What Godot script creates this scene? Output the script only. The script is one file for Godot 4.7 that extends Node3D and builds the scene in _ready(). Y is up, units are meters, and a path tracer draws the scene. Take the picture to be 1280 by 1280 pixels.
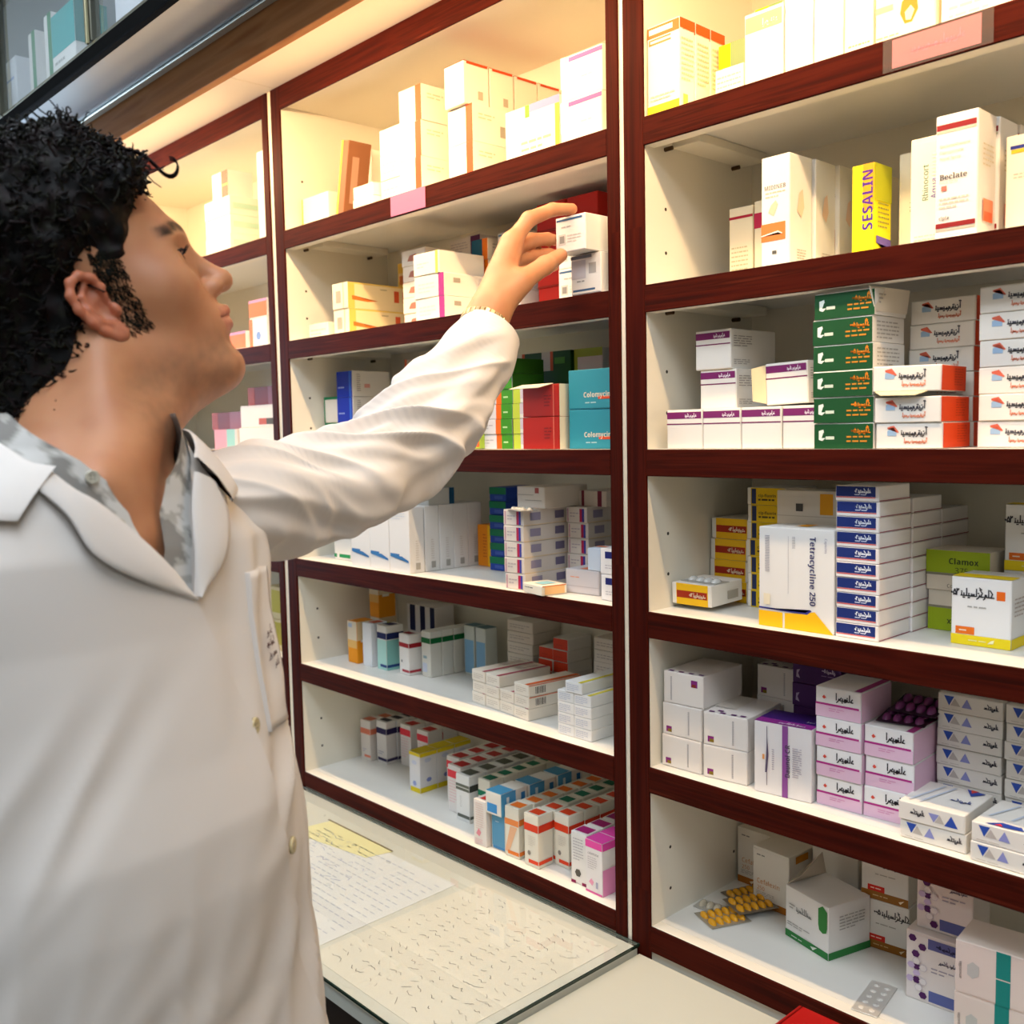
extends Node3D
# A pharmacist in a white coat takes a box from tall mahogany-edged medicine shelves.
# World: shelf fronts lie in the plane z = 0, x runs along the shelves, y is up, metres.

const SHELF: Array[float] = [2.192, 1.9586, 1.742, 1.5242, 1.3036, 1.0866, 0.8586]   # heights of the shelf tops, the first is the top frame
const BACK := -0.25
const LIP := 0.036
const BAYS := [[-2.725, -1.8444], [-1.773, -0.9202], [-0.856, 0.0]]
const COUNTER := 0.83
var used := {}
var mats := {}
var styles := {}
var fonts := {}
var rng := RandomNumberGenerator.new()

# ---------------------------------------------------------------- mesh building
class MB:
	var v := PackedVector3Array()
	var n := PackedVector3Array()
	var c := PackedColorArray()
	var ix := PackedInt32Array()
	var xf := Transform3D.IDENTITY
	func vert(p: Vector3, nn: Vector3, col: Color) -> int:
		v.append(xf * p)
		n.append((xf.basis * nn).normalized())
		c.append(col)
		return v.size() - 1
	func tri(a: Vector3, b: Vector3, d: Vector3, col: Color) -> void:   # counter-clockwise seen from outside
		var nn := (b - a).cross(d - a).normalized()
		var i := vert(a, nn, col)
		vert(b, nn, col)
		vert(d, nn, col)
		ix.append_array(PackedInt32Array([i, i + 2, i + 1]))
	func quad(a: Vector3, b: Vector3, d: Vector3, e: Vector3, col: Color) -> void:
		var nn := (b - a).cross(d - a)
		if nn.length_squared() < 1e-18:
			nn = (d - a).cross(e - a)
		nn = nn.normalized()
		var i := vert(a, nn, col)
		vert(b, nn, col)
		vert(d, nn, col)
		vert(e, nn, col)
		ix.append_array(PackedInt32Array([i, i + 2, i + 1, i, i + 3, i + 2]))
	func box(lo: Vector3, hi: Vector3, ch: float, col: Color) -> void:   # a box with chamfered edges
		var s := hi - lo
		ch = minf(ch, minf(s.x, minf(s.y, s.z)) * 0.45)
		var m := (lo + hi) * 0.5
		var h := s * 0.5
		var ax := [Vector3.RIGHT, Vector3.UP, Vector3.BACK]
		var hh := [h.x, h.y, h.z]
		for k in 3:
			var u: Vector3 = ax[(k + 1) % 3]
			var w: Vector3 = ax[(k + 2) % 3]
			var a: float = hh[(k + 1) % 3] - ch
			var b: float = hh[(k + 2) % 3] - ch
			for sg in [1.0, -1.0]:
				var o: Vector3 = m + ax[k] * hh[k] * sg
				if sg > 0:
					quad(o - u * a - w * b, o + u * a - w * b, o + u * a + w * b, o - u * a + w * b, col)
				else:
					quad(o - u * a - w * b, o - u * a + w * b, o + u * a + w * b, o + u * a - w * b, col)
			if ch <= 0.0:
				continue
			for su in [1.0, -1.0]:     # the edges that run along axis k
				for sw in [1.0, -1.0]:
					var r: float = hh[k] - ch
					var p: Vector3 = m + u * hh[(k + 1) % 3] * su + w * b * sw
					var q: Vector3 = m + u * a * su + w * hh[(k + 2) % 3] * sw
					orient(p - ax[k] * r, p + ax[k] * r, q + ax[k] * r, q - ax[k] * r, m, col)
		if ch > 0.0:
			for sx in [1.0, -1.0]:
				for sy in [1.0, -1.0]:
					for sz in [1.0, -1.0]:
						var p1 := m + Vector3(h.x * sx, (h.y - ch) * sy, (h.z - ch) * sz)
						var p2 := m + Vector3((h.x - ch) * sx, h.y * sy, (h.z - ch) * sz)
						var p3 := m + Vector3((h.x - ch) * sx, (h.y - ch) * sy, h.z * sz)
						if sx * sy * sz > 0:
							tri(p1, p2, p3, col)
						else:
							tri(p1, p3, p2, col)
	func orient(a: Vector3, b: Vector3, d: Vector3, e: Vector3, away: Vector3, col: Color) -> void:
		if (b - a).cross(d - a).dot((a + d) * 0.5 - away) > 0:
			quad(a, b, d, e, col)
		else:
			quad(a, e, d, b, col)
	func grid(rows: Array, col: Color, closed := false, cols := []) -> void:   # smooth sheet through rows of points
		var nr := rows.size()
		var nc: int = rows[0].size()
		var start := v.size()
		for i in nr:
			for j in nc:
				var jp := (j + 1) % nc if closed else mini(j + 1, nc - 1)
				var jm := (j - 1 + nc) % nc if closed else maxi(j - 1, 0)
				var a: Vector3 = rows[i][jp] - rows[i][jm]
				var b: Vector3 = rows[mini(i + 1, nr - 1)][j] - rows[maxi(i - 1, 0)][j]
				var nn := a.cross(b)
				if nn.length_squared() < 1e-20:
					nn = Vector3.UP
				vert(rows[i][j], nn.normalized(), cols[i][j] if cols.size() else col)
		for i in nr - 1:
			for j in (nc if closed else nc - 1):
				var k := (j + 1) % nc
				var p := start + i * nc + j
				var q := start + i * nc + k
				var r := start + (i + 1) * nc + k
				var s := start + (i + 1) * nc + j
				ix.append_array(PackedInt32Array([p, r, q, p, s, r]))
	func tube(pts: Array, rad: Array, sides: int, col: Color, flat := 1.0) -> void:   # a round rod along points, with closed ends
		var rows := []
		var up := Vector3.UP
		for i in pts.size():
			var t: Vector3 = (pts[mini(i + 1, pts.size() - 1)] - pts[maxi(i - 1, 0)]).normalized()
			if i == 0:
				up = Vector3.RIGHT if absf(t.y) > 0.9 else Vector3.UP
			var x := up.cross(t).normalized()
			up = t.cross(x).normalized()
			var row := []
			for k in sides:
				var a := TAU * k / sides
				row.append(pts[i] + (x * cos(a) + up * sin(a) * flat) * rad[i])
			rows.append(row)
		grid(rows, col, true)
		for e in [0, pts.size() - 1]:
			var t2: Vector3 = (pts[1] - pts[0]) if e == 0 else (pts[e - 1] - pts[e])
			for k in sides:
				var a3: Vector3 = rows[e][k]
				var b3: Vector3 = rows[e][(k + 1) % sides]
				if (a3 - pts[e]).cross(b3 - pts[e]).dot(t2) < 0:
					tri(pts[e], a3, b3, col)
				else:
					tri(pts[e], b3, a3, col)
	func lathe(prof: Array, sides: int, col: Color, at := Vector3.ZERO) -> void:   # [radius, height] pairs round the y axis
		var rows := []
		for p in prof:
			var row := []
			for k in sides:
				var a := -TAU * k / sides
				row.append(at + Vector3(cos(a) * p[0], p[1], sin(a) * p[0]))
			rows.append(row)
		grid(rows, col, true)
	func text(tm: TextMesh, t: Transform3D, col: Color) -> void:
		if tm.get_surface_count() == 0:
			return
		var a := tm.surface_get_arrays(0)
		var start := v.size()
		var tv: PackedVector3Array = a[Mesh.ARRAY_VERTEX]
		var ti: PackedInt32Array = a[Mesh.ARRAY_INDEX]
		for i in tv.size():
			vert(t * tv[i], t.basis.z, col)
		for k in ti.size():
			ix.append(ti[k] + start)
	func mesh(m: Material) -> ArrayMesh:
		var a := []
		a.resize(Mesh.ARRAY_MAX)
		a[Mesh.ARRAY_VERTEX] = v
		a[Mesh.ARRAY_NORMAL] = n
		a[Mesh.ARRAY_COLOR] = c
		a[Mesh.ARRAY_INDEX] = ix
		var am := ArrayMesh.new()
		if v.size():
			am.add_surface_from_arrays(Mesh.PRIMITIVE_TRIANGLES, a)
			am.surface_set_material(0, m)
		return am

func hex(s: String) -> Color:
	return Color(s).srgb_to_linear()

func numbered(called: String) -> String:
	var k: int = used.get(called, -1) + 1
	used[called] = k
	return called if k == 0 else "%s_%03d" % [called, k]

func part(called: String, mb: MB, m: Material, parent: Node) -> MeshInstance3D:
	var o := MeshInstance3D.new()
	o.name = called
	o.mesh = mb.mesh(m)
	o.cast_shadow = GeometryInstance3D.SHADOW_CASTING_SETTING_ON
	parent.add_child(o, true)
	return o

func boxpart(called: String, lo: Vector3, hi: Vector3, ch: float, col: Color, m: Material, parent: Node) -> MeshInstance3D:
	var b := MB.new()
	b.box(lo, hi, ch, col)
	return part(called, b, m, parent)

func tag(o: Node, label: String, category: String, group := "") -> void:
	o.set_meta("label", label)
	o.set_meta("category", category)
	if group:
		o.set_meta("group", group)

func thing(called: String, label: String, category: String, at := Vector3.ZERO, turn := 0.0, group := "") -> Node3D:
	var o := Node3D.new()
	o.name = numbered(called)
	add_child(o)
	o.position = at
	o.rotation.y = deg_to_rad(turn)
	tag(o, label, category, group)
	return o

func struct(called: String, mb: MB, m: Material) -> MeshInstance3D:
	var o := part(called, mb, m, self)
	o.set_meta("kind", "structure")
	o.set_meta("label", called.replace("_", " ") + " of the pharmacy room")
	o.set_meta("category", called.get_slice("_", 0))
	return o

# ---------------------------------------------------------------- materials
func mat(rough: float, metal := 0.0, spec := 0.5) -> StandardMaterial3D:   # colour comes with the mesh
	var m := StandardMaterial3D.new()
	m.vertex_color_use_as_albedo = true
	m.roughness = rough
	m.metallic = metal
	m.metallic_specular = spec
	return m

func noise_tex(freq: float, ramp: Array, w := 512, h := 512, oct := 4, stretch := 1.0, seed_ := 1, down := 1.0) -> ImageTexture:
	var fn := FastNoiseLite.new()
	fn.seed = seed_
	fn.frequency = freq
	fn.fractal_octaves = oct
	var g := Gradient.new()
	g.offsets = PackedFloat32Array(ramp.map(func(e): return e[0]))
	g.colors = PackedColorArray(ramp.map(func(e): return Color(e[1])))
	var im := Image.create(w, h, true, Image.FORMAT_RGB8)
	for y in h:
		for x in w:
			# a torus in four directions would cost too much: fade the two ends into each other
			var t := float(x) / w
			var a := fn.get_noise_2d(x * stretch, y * down)
			var b := fn.get_noise_2d((x - w) * stretch, y * down)
			var e := lerpf(a, b, smoothstep(0.8, 1.0, t))
			im.set_pixel(x, y, g.sample(clampf(e * 0.8 + 0.5, 0, 1)))
	im.generate_mipmaps()
	return ImageTexture.create_from_image(im)

func make_materials() -> void:
	mats.card = mat(0.55, 0.0, 0.4)
	mats.print = mat(0.5, 0.0, 0.4)
	mats.panel = mat(0.42, 0.0, 0.5)
	mats.matte = mat(0.85)
	mats.plaster = mat(0.9)
	mats.gloss = mat(0.15)
	mats.steel = mat(0.32, 0.9)
	mats.foil = mat(0.4, 0.5)
	mats.cloth = mat(0.9)
	var w := StandardMaterial3D.new()
	w.albedo_texture = noise_tex(0.03, [[0.0, "#2a0e09"], [0.35, "#3a1009"], [0.6, "#44150c"], [0.8, "#330f08"], [1.0, "#501d12"]], 512, 256, 4, 0.06, 4)
	w.uv1_triplanar = true
	w.uv1_world_triplanar = true
	w.uv1_scale = Vector3(2.2, 7.0, 7.0)
	w.roughness = 0.5
	w.metallic_specular = 0.12
	mats.wood = w
	var w2 := w.duplicate()
	w2.uv1_scale = Vector3(7.0, 2.2, 7.0)
	w2.albedo_texture = noise_tex(0.03, [[0.0, "#2a0e09"], [0.35, "#3a1009"], [0.6, "#44150c"], [0.8, "#330f08"], [1.0, "#501d12"]], 256, 512, 4, 1.0, 9, 0.05)
	mats.wood_up = w2
	var w3 := w.duplicate()
	w3.albedo_texture = noise_tex(0.03, [[0.0, "#a8683c"], [0.5, "#c48856"], [1.0, "#b47648"]], 512, 128, 3, 0.05, 14)
	w3.roughness = 0.4
	mats.fascia = w3
	var gl := StandardMaterial3D.new()
	gl.albedo_color = Color(0.9, 0.97, 0.95, 0.06)
	gl.transparency = BaseMaterial3D.TRANSPARENCY_ALPHA
	gl.roughness = 0.02
	mats.glass = gl
	var lamp := StandardMaterial3D.new()
	lamp.albedo_color = Color(0.9, 0.9, 0.88)
	lamp.emission_enabled = true
	lamp.emission = Color(1.0, 0.84, 0.63)
	lamp.emission_energy_multiplier = 12.0
	mats.lamp = lamp
	var cool := lamp.duplicate()
	cool.emission = Color(0.9, 0.95, 1.0)
	cool.emission_energy_multiplier = 3.0
	mats.cool = cool
	var day := lamp.duplicate()
	day.emission = Color(0.8, 0.9, 1.0)
	day.emission_energy_multiplier = 5.0
	mats.day = day
	mats.rail = mat(0.7, 0.0, 0.1)
	mats.tress = mat(0.62, 0.0, 0.3)

func _ready() -> void:
	rng.seed = 71
	# camera
	var cam := Camera3D.new()
	cam.name = "camera"
	cam.position = Vector3(0, 1.55, 1.0413)
	cam.rotation_degrees = Vector3(-4.561, 47.187, -1.133)
	cam.fov = 54.6
	cam.near = 0.05
	var lens := CameraAttributesPhysical.new()      # a 23 mm lens at a middling aperture, focused on the shelf fronts
	lens.frustum_focal_length = 23.26
	lens.frustum_focus_distance = 1.32
	lens.exposure_aperture = 4.5
	cam.attributes = lens
	add_child(cam)
	cam.make_current()
	# sky and exposure: a closed room, no daylight
	var we := WorldEnvironment.new()
	we.name = "environment"
	var env := Environment.new()
	env.background_mode = Environment.BG_COLOR
	env.background_color = Color(0.02, 0.022, 0.025)
	env.tonemap_mode = Environment.TONE_MAPPER_LINEAR
	env.tonemap_exposure = 1.0
	env.sdfgi_enabled = true
	env.ssao_enabled = true
	env.ssil_enabled = true
	we.environment = env
	add_child(we)
	make_materials()
	# lamps: warm tubes behind the cornice board, cool panels in the ceiling
	for b in BAYS:
		tube_lamp(Vector3((b[0] + b[1]) * 0.5, 2.192, 0.195), 0.8, 0.66)
	for p in PANELS:
		ceiling_panel(p[0], p[1], p[2])
	# structure, then objects
	room()
	for i in 3:
		cabinet(i)
	cornice()
	wall_cabinet()
	counters()
	make_styles()
	right_bay()
	left_bay()
	far_bay()
	small_things()
	person()
	print("built")

# ---------------------------------------------------------------- printing on cartons
# Pen strokes of joined Persian letters: [advance, strokes...]; x grows in the writing direction (right to left), y up, tall letters are 1 high.
const PEN := {
	"a": [0.26, [0.12, 0, 0.12, 1.0]],
	"A": [0.34, [0.14, 0, 0.14, 0.85], [0.0, 1.0, 0.1, 1.1, 0.2, 1.0, 0.3, 1.1]],
	"l": [0.36, [0, 0, 0.2, 0, 0.2, 1.0], [0.2, 0, 0.36, 0]],
	"t": [0.3, [0, 0, 0.3, 0], [0.2, 0, 0.2, 0.34], [0.1, 0.55, 0.17, 0.55], [0.24, 0.55, 0.31, 0.55]],
	"n": [0.3, [0, 0, 0.3, 0], [0.2, 0, 0.2, 0.34], [0.16, 0.55, 0.24, 0.55]],
	"y": [0.3, [0, 0, 0.3, 0], [0.2, 0, 0.2, 0.34], [0.1, -0.25, 0.17, -0.25], [0.24, -0.25, 0.31, -0.25]],
	"p": [0.3, [0, 0, 0.3, 0], [0.2, 0, 0.2, 0.34], [0.1, -0.22, 0.17, -0.22], [0.24, -0.22, 0.31, -0.22], [0.17, -0.36, 0.24, -0.36]],
	"s": [0.66, [0, 0, 0.66, 0], [0.16, 0, 0.16, 0.26], [0.34, 0, 0.34, 0.26], [0.52, 0, 0.52, 0.3]],
	"N": [0.7, [0, 0.15, 0.06, -0.2, 0.3, -0.36, 0.55, -0.2, 0.6, 0.2], [0.26, 0.2, 0.34, 0.2]],
	"v": [0.46, [0, 0, 0.1, 0.02, 0.14, 0.28, 0.28, 0.3, 0.3, 0.06, 0.14, 0.02], [0.3, 0.1, 0.34, -0.2, 0.5, -0.36]],
	"r": [0.34, [0.02, 0.24, 0.12, 0, 0.24, -0.22, 0.42, -0.34]],
	"z": [0.34, [0.02, 0.24, 0.12, 0, 0.24, -0.22, 0.42, -0.34], [0.16, 0.45, 0.24, 0.45]],
	"d": [0.4, [0.08, 0.46, 0.28, 0.16, 0.3, 0.02, 0.0, 0.0]],
	"f": [0.42, [0, 0, 0.14, 0.04, 0.12, 0.3, 0.28, 0.34, 0.3, 0.06, 0.42, 0], [0.17, 0.6, 0.25, 0.6]],
	"k": [0.5, [0, 0, 0.5, 0], [0.4, 0, 0.2, 0.5, 0.52, 0.95]],
	"g": [0.5, [0, 0, 0.5, 0], [0.4, 0, 0.2, 0.5, 0.52, 0.95], [0.3, 0.95, 0.56, 1.2]],
	"m": [0.36, [0, 0, 0.12, 0.18, 0.26, 0.1, 0.22, -0.08, 0.08, -0.06, 0.36, 0]],
	"h": [0.46, [0, 0, 0.1, 0.3, 0.34, 0.26, 0.3, -0.16, 0.14, -0.1, 0.2, 0.2, 0.46, 0]],
	"2": [0.36, [0.3, 0.0, 0.26, 0.85], [0.26, 0.85, 0.2, 0.6, 0.05, 0.7, 0.04, 0.85]],
	"5": [0.44, [0.2, 0.75, 0.02, 0.3, 0.06, 0.02, 0.2, 0.16, 0.34, 0.02, 0.38, 0.3, 0.2, 0.75]],
	"0": [0.28, [0.1, 0.32, 0.16, 0.4, 0.2, 0.32, 0.14, 0.26, 0.1, 0.32]],
	" ": [0.26]}

func face_frame(f: String, s: Vector3) -> Array:   # lower-left corner, right, up and outward of a face seen from outside; the carton's front lower left corner is the origin
	match f:
		"f": return [Vector3.ZERO, Vector3(s.x, 0, 0), Vector3(0, s.y, 0), Vector3.BACK]
		"r": return [Vector3(s.x, 0, 0), Vector3(0, 0, -s.z), Vector3(0, s.y, 0), Vector3.RIGHT]
		"t": return [Vector3(0, s.y, 0), Vector3(s.x, 0, 0), Vector3(0, 0, -s.z), Vector3.UP]
		"l": return [Vector3(0, 0, -s.z), Vector3(0, 0, s.z), Vector3(0, s.y, 0), Vector3.LEFT]
	return [Vector3(s.x, 0, -s.z), Vector3(-s.x, 0, 0), Vector3(0, s.y, 0), Vector3.FORWARD]

func text_mesh(txt: String, bold: bool, serif: bool) -> TextMesh:
	var key := txt + str(bold) + str(serif)
	if not fonts.has(key):
		var f := SystemFont.new()
		f.font_names = PackedStringArray(["Droid Serif" if serif else "Droid Sans"])
		f.font_weight = 700 if bold else 400
		var tm := TextMesh.new()
		tm.text = txt
		tm.font = f
		tm.font_size = 40
		tm.pixel_size = 1.0 / 29.0      # capitals about one high
		tm.depth = 0.0
		tm.curve_step = 4.0
		tm.horizontal_alignment = HORIZONTAL_ALIGNMENT_LEFT
		fonts[key] = tm
	return fonts[key]

func ribbon(b: MB, pts: Array, wid: float, nn: Vector3, col: Color) -> void:
	for i in pts.size() - 1:
		var d: Vector3 = (pts[i + 1] - pts[i])
		if d.length() < 1e-7:
			continue
		var e := d.normalized() * wid * 0.35
		var s := nn.cross(d).normalized() * wid * 0.5
		b.quad(pts[i] - e - s, pts[i + 1] + e - s, pts[i + 1] + e + s, pts[i] - e + s, col)

func persian(b: MB, txt: String, at: Vector3, along: Vector3, up: Vector3, hgt: float, pen: float, col: Color) -> void:   # written from `at` towards -along
	var x := 0.0
	var nn := along.cross(up).normalized()
	for ch in txt:
		var gl: Array = PEN.get(ch, PEN[" "])
		for k in range(1, gl.size()):
			var pts := []
			var q: Array = gl[k]
			for i in range(0, q.size(), 2):
				pts.append(at - along * (x + q[i]) * hgt + up * q[i + 1] * hgt)
			ribbon(b, pts, pen, nn, col)
		x += gl[0]

# one printed mark: ["r", face, u0, v0, u1, v1, colour] a patch; ["p", face, [u, v, ...], colour] a polygon;
# ["t", face, text, u, v, capital height in mm, colour, bold, turn in degrees] lettering; ["a", face, letters, u, v, mm, colour] Persian, from its right end;
# ["w", face, u0, v0, u1, v1, lines, colour] lines of small print
func printed(ops: Array, s: Vector3, off: float, marks: MB, letters: MB) -> void:
	var layer := 0
	for op in ops:
		layer += 1
		var fr := face_frame(op[1], s)
		var o: Vector3 = fr[0]
		var u: Vector3 = fr[1]
		var w: Vector3 = fr[2]
		var nn: Vector3 = fr[3]
		var z := nn * (off + 0.00006 * layer)      # later marks lie over earlier ones
		match op[0]:
			"r":
				marks.quad(o + u * op[2] + w * op[3] + z, o + u * op[4] + w * op[3] + z, o + u * op[4] + w * op[5] + z, o + u * op[2] + w * op[5] + z, hex(op[6]))
			"p":
				var p: Array = op[2]
				var a: Vector3 = o + u * p[0] + w * p[1] + z * 1.02
				for i in range(2, p.size() - 2, 2):
					var e1: Vector3 = o + u * p[i] + w * p[i + 1] + z * 1.02
					var e2: Vector3 = o + u * p[i + 2] + w * p[i + 3] + z * 1.02
					if (e1 - a).cross(e2 - a).dot(nn) > 0:
						marks.tri(a, e1, e2, hex(op[3]))
					else:
						marks.tri(a, e2, e1, hex(op[3]))
			"t":
				var k: float = op[5] * 0.001
				var ang: float = deg_to_rad(op[8] if op.size() > 8 else 0.0)
				var ux := u.normalized()
				var uy := w.normalized()
				var bas := Basis((ux * cos(ang) + uy * sin(ang)) * k, (uy * cos(ang) - ux * sin(ang)) * k, nn * k)
				letters.text(text_mesh(op[2], op[7] if op.size() > 7 else false, op[9] if op.size() > 9 else false), Transform3D(bas, o + u * op[3] + w * op[4] + z * 1.15), hex(op[6]))
			"a":
				persian(marks if op[1] == "t" else letters, op[2], o + u * op[3] + w * op[4] + z * 1.15, u.normalized(), w.normalized(), op[5] * 0.001, op[5] * 0.00013 + 0.0003, hex(op[6]))
			"w":
				var n: int = op[6]
				for i in n:
					var v0: float = lerpf(op[5], op[3], (i + 0.3) / n)
					var th: float = absf(op[5] - op[3]) / n * 0.36
					var x: float = op[2]
					while x < op[4] - 0.03:
						var e := minf(x + rng.randf_range(0.05, 0.16), op[4])
						marks.quad(o + u * x + w * (v0 - th) + z * 1.03, o + u * e + w * (v0 - th) + z * 1.03, o + u * e + w * v0 + z * 1.03, o + u * x + w * v0 + z * 1.03, hex(op[7]))
						x = e + 0.025
						if i == n - 1 and x > lerpf(op[2], op[4], 0.6):
							break

# a kind of carton: size in millimetres, card colour, printed marks, and the face its tuck flap closes
func style(key: String, w: float, h: float, d: float, col: String, ops: Array, flap := "f", bodyop := {}) -> void:
	var s := Vector3(w, h, d) * 0.001
	var body := MB.new()
	body.box(Vector3(0, 0, -s.z), Vector3(s.x, s.y, 0), 0.0007, hex(col))
	var meshes := {"size": s}
	if flap:
		var fr := face_frame(flap, s)
		var fl := MB.new()
		var a: Vector3 = fr[0] + fr[1] * 0.02 + fr[2] * 0.03
		var e: Vector3 = fr[0] + fr[1] * 0.98 + fr[2] * 0.955 + fr[3] * 0.0004
		fl.box(Vector3(minf(a.x, e.x), minf(a.y, e.y), minf(a.z, e.z)), Vector3(maxf(a.x, e.x), maxf(a.y, e.y), maxf(a.z, e.z)), 0.0001, hex(col))
		meshes.tuck_flap = fl.mesh(mats.card)
	var letters := MB.new()
	printed(ops, s, 0.00055, body, letters)
	meshes.carton = body.mesh(mats.card)
	if letters.v.size():
		meshes.lettering = letters.mesh(mats.print)
	styles[key] = meshes

var last: Node3D
const UPRIGHT := ["orange_fade", "white_slim", "mint_navy", "red_collar", "green_collar", "sky_side", "coral_bands", "navy_bands", "red_square", "yellow_bands", "grey_collar", "rose_print", "sky_front", "sky_lying", "orange_squares", "green_squares", "scarlet_bands", "magenta_squares", "pink_cap"]
const FLAT := ["blue_label", "triangles", "triangles_turned", "triangles_front", "pale_pack", "barcode_pack", "lemon_pack", "beige_pack", "vermilion_pack", "green_strip", "lime_bits", "red_blue", "green_blue", "navy_yellow", "peach_flat"]

func place(key: String, called: String, x: float, y: float, z: float, turn: float, label: String, group := "", tilt := Vector3.ZERO) -> Node3D:
	var m: Dictionary = styles[key]
	if key in UPRIGHT:
		called = "syrup_carton"
	elif key in FLAT:
		called = "tablet_pack"
	var t := thing(called, label, "box", Vector3(x, y + 0.0004, z), turn, group)
	if tilt != Vector3.ZERO:
		t.rotation_degrees = Vector3(tilt.x, turn, tilt.z)
	for k in m:
		if k == "size":
			continue
		var o := MeshInstance3D.new()
		o.name = k
		o.mesh = m[k]
		t.add_child(o, true)
	last = t
	return t

const NTH := ["", "second", "third", "fourth", "fifth", "sixth", "seventh", "eighth", "ninth", "tenth"]

func stack(key: String, called: String, n: int, x: float, y: float, z: float, turn: float, what: String, group: String, wob := 0.0012) -> void:   # n cartons on one another, the lowest first
	var s: Vector3 = styles[key].size
	for i in n:
		var k := n - 1 - i
		var where := ""
		if n > 1:
			where = ", top one of its stack" if k == 0 else (", lowest of its stack" if i == 0 else ", %s from top of its stack" % NTH[k])
		place(key, called, x + rng.randf_range(-wob, wob), y + i * (s.y + 0.0004), z + rng.randf_range(-wob, wob), turn + rng.randf_range(-1, 1) * wob * 600, what + where, group)

func row(key: String, called: String, n: int, at: Vector3, step: Vector3, turn: float, what: String, group: String, front := true) -> void:   # n cartons standing in line
	for i in n:
		var where := ""
		if n > 1:
			if front:
				where = ", foremost of its row" if i == 0 else (", rearmost of its row" if i == n - 1 else ", %s from front of its row" % NTH[i])
			else:
				where = ", leftmost of its row" if i == 0 else (", rightmost of its row" if i == n - 1 else ", %s from left of its row" % NTH[i])
		place(key, called, at.x + step.x * i, at.y + step.y * i, at.z + step.z * i, turn + rng.randf_range(-1.2, 1.2), what + where, group)

func card_flap(t: Node3D, a: Vector3, b: Vector3, d: Vector3, e: Vector3, col: String) -> void:   # an open end flap: a thin sheet of card
	var f := MB.new()
	var nn := (b - a).cross(d - a).normalized() * 0.0005
	f.quad(a + nn, b + nn, d + nn, e + nn, hex(col))
	f.quad(e - nn, d - nn, b - nn, a - nn, hex(col))
	for q in [[a, b], [b, d], [d, e], [e, a]]:
		f.quad(q[0] - nn, q[1] - nn, q[1] + nn, q[0] + nn, hex(col))
	part("open_flap", f, mats.card, t)

# ---------------------------------------------------------------- lamps and setting
const PANELS := [[Vector3(-1.5, 2.74, 1.05), 1.2, "nearest the left shelves"], [Vector3(-0.1, 2.74, 1.05), 1.2, "nearest the right shelves"], [Vector3(-1.5, 2.74, 2.7), 0.4, "farther out on the left"], [Vector3(-0.1, 2.74, 2.7), 0.4, "farther out on the right"], [Vector3(1.45, 2.74, 1.5), 1.1, "added beyond the shelves as fill for the coat"]]  # the last panel is an added, unseen fill that brightens the coat front

func tube_lamp(at: Vector3, length: float, energy: float) -> void:
	var t := thing("tube_lamp", "warm fluorescent tube hidden behind cornice board " + ["at the far left bay", "over the middle bay", "over the right bay"][clampi(int((at.x + 2.8) / 0.95), 0, 2)], "lamp", at, 0.0, "cornice tubes")
	var b := MB.new()
	b.tube([Vector3(-length / 2, 0, 0), Vector3(length / 2, 0, 0)], [0.013, 0.013], 16, Color.WHITE)
	part("tube", b, mats.lamp, t)
	for s in [-1, 1]:
		boxpart("lamp_holder", Vector3(s * length / 2 - 0.012, -0.016, -0.016), Vector3(s * length / 2 + 0.012, 0.045, 0.016), 0.002, hex("d8d4c8"), mats.matte, t)
	var l := AreaLight3D.new()
	l.name = "tube_light"
	l.area_size = Vector2(length, 0.026)
	l.light_color = Color(1.0, 0.85, 0.65)
	l.light_energy = energy
	l.area_range = 6.0
	l.shadow_enabled = true
	t.add_child(l)
	l.position = Vector3(0, -0.015, -0.004)
	l.rotation_degrees = Vector3(-60, 0, 0)     # down, a little towards the shelves

func ceiling_panel(at: Vector3, energy: float, where: String) -> void:
	var t := thing("ceiling_light", "oblong cool white ceiling light panel " + where, "lamp", at, 0.0, "ceiling panels")
	boxpart("frame", Vector3(-0.61, 0.0, -0.31), Vector3(0.61, 0.01, 0.31), 0.002, hex("e8e8e8"), mats.matte, t)
	var b := MB.new()
	b.box(Vector3(-0.59, -0.012, -0.29), Vector3(0.59, 0.0, 0.29), 0.002, Color.WHITE)
	part("diffuser", b, mats.cool, t)
	var l := AreaLight3D.new()
	l.name = "panel_light"
	l.area_size = Vector2(1.18, 0.58)
	l.light_color = Color(0.93, 0.96, 1.0)
	l.light_energy = energy
	l.area_range = 8.0
	l.shadow_enabled = true
	t.add_child(l)
	l.position = Vector3(0, -0.02, 0)
	l.rotation_degrees = Vector3(-90, 0, 0)

const DAYLIGHT := 2.0

func slab(called: String, lo: Vector3, hi: Vector3, col: String, m: Material) -> void:
	var b := MB.new()
	b.box(lo, hi, 0.0, hex(col))
	struct(called, b, m)

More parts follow.
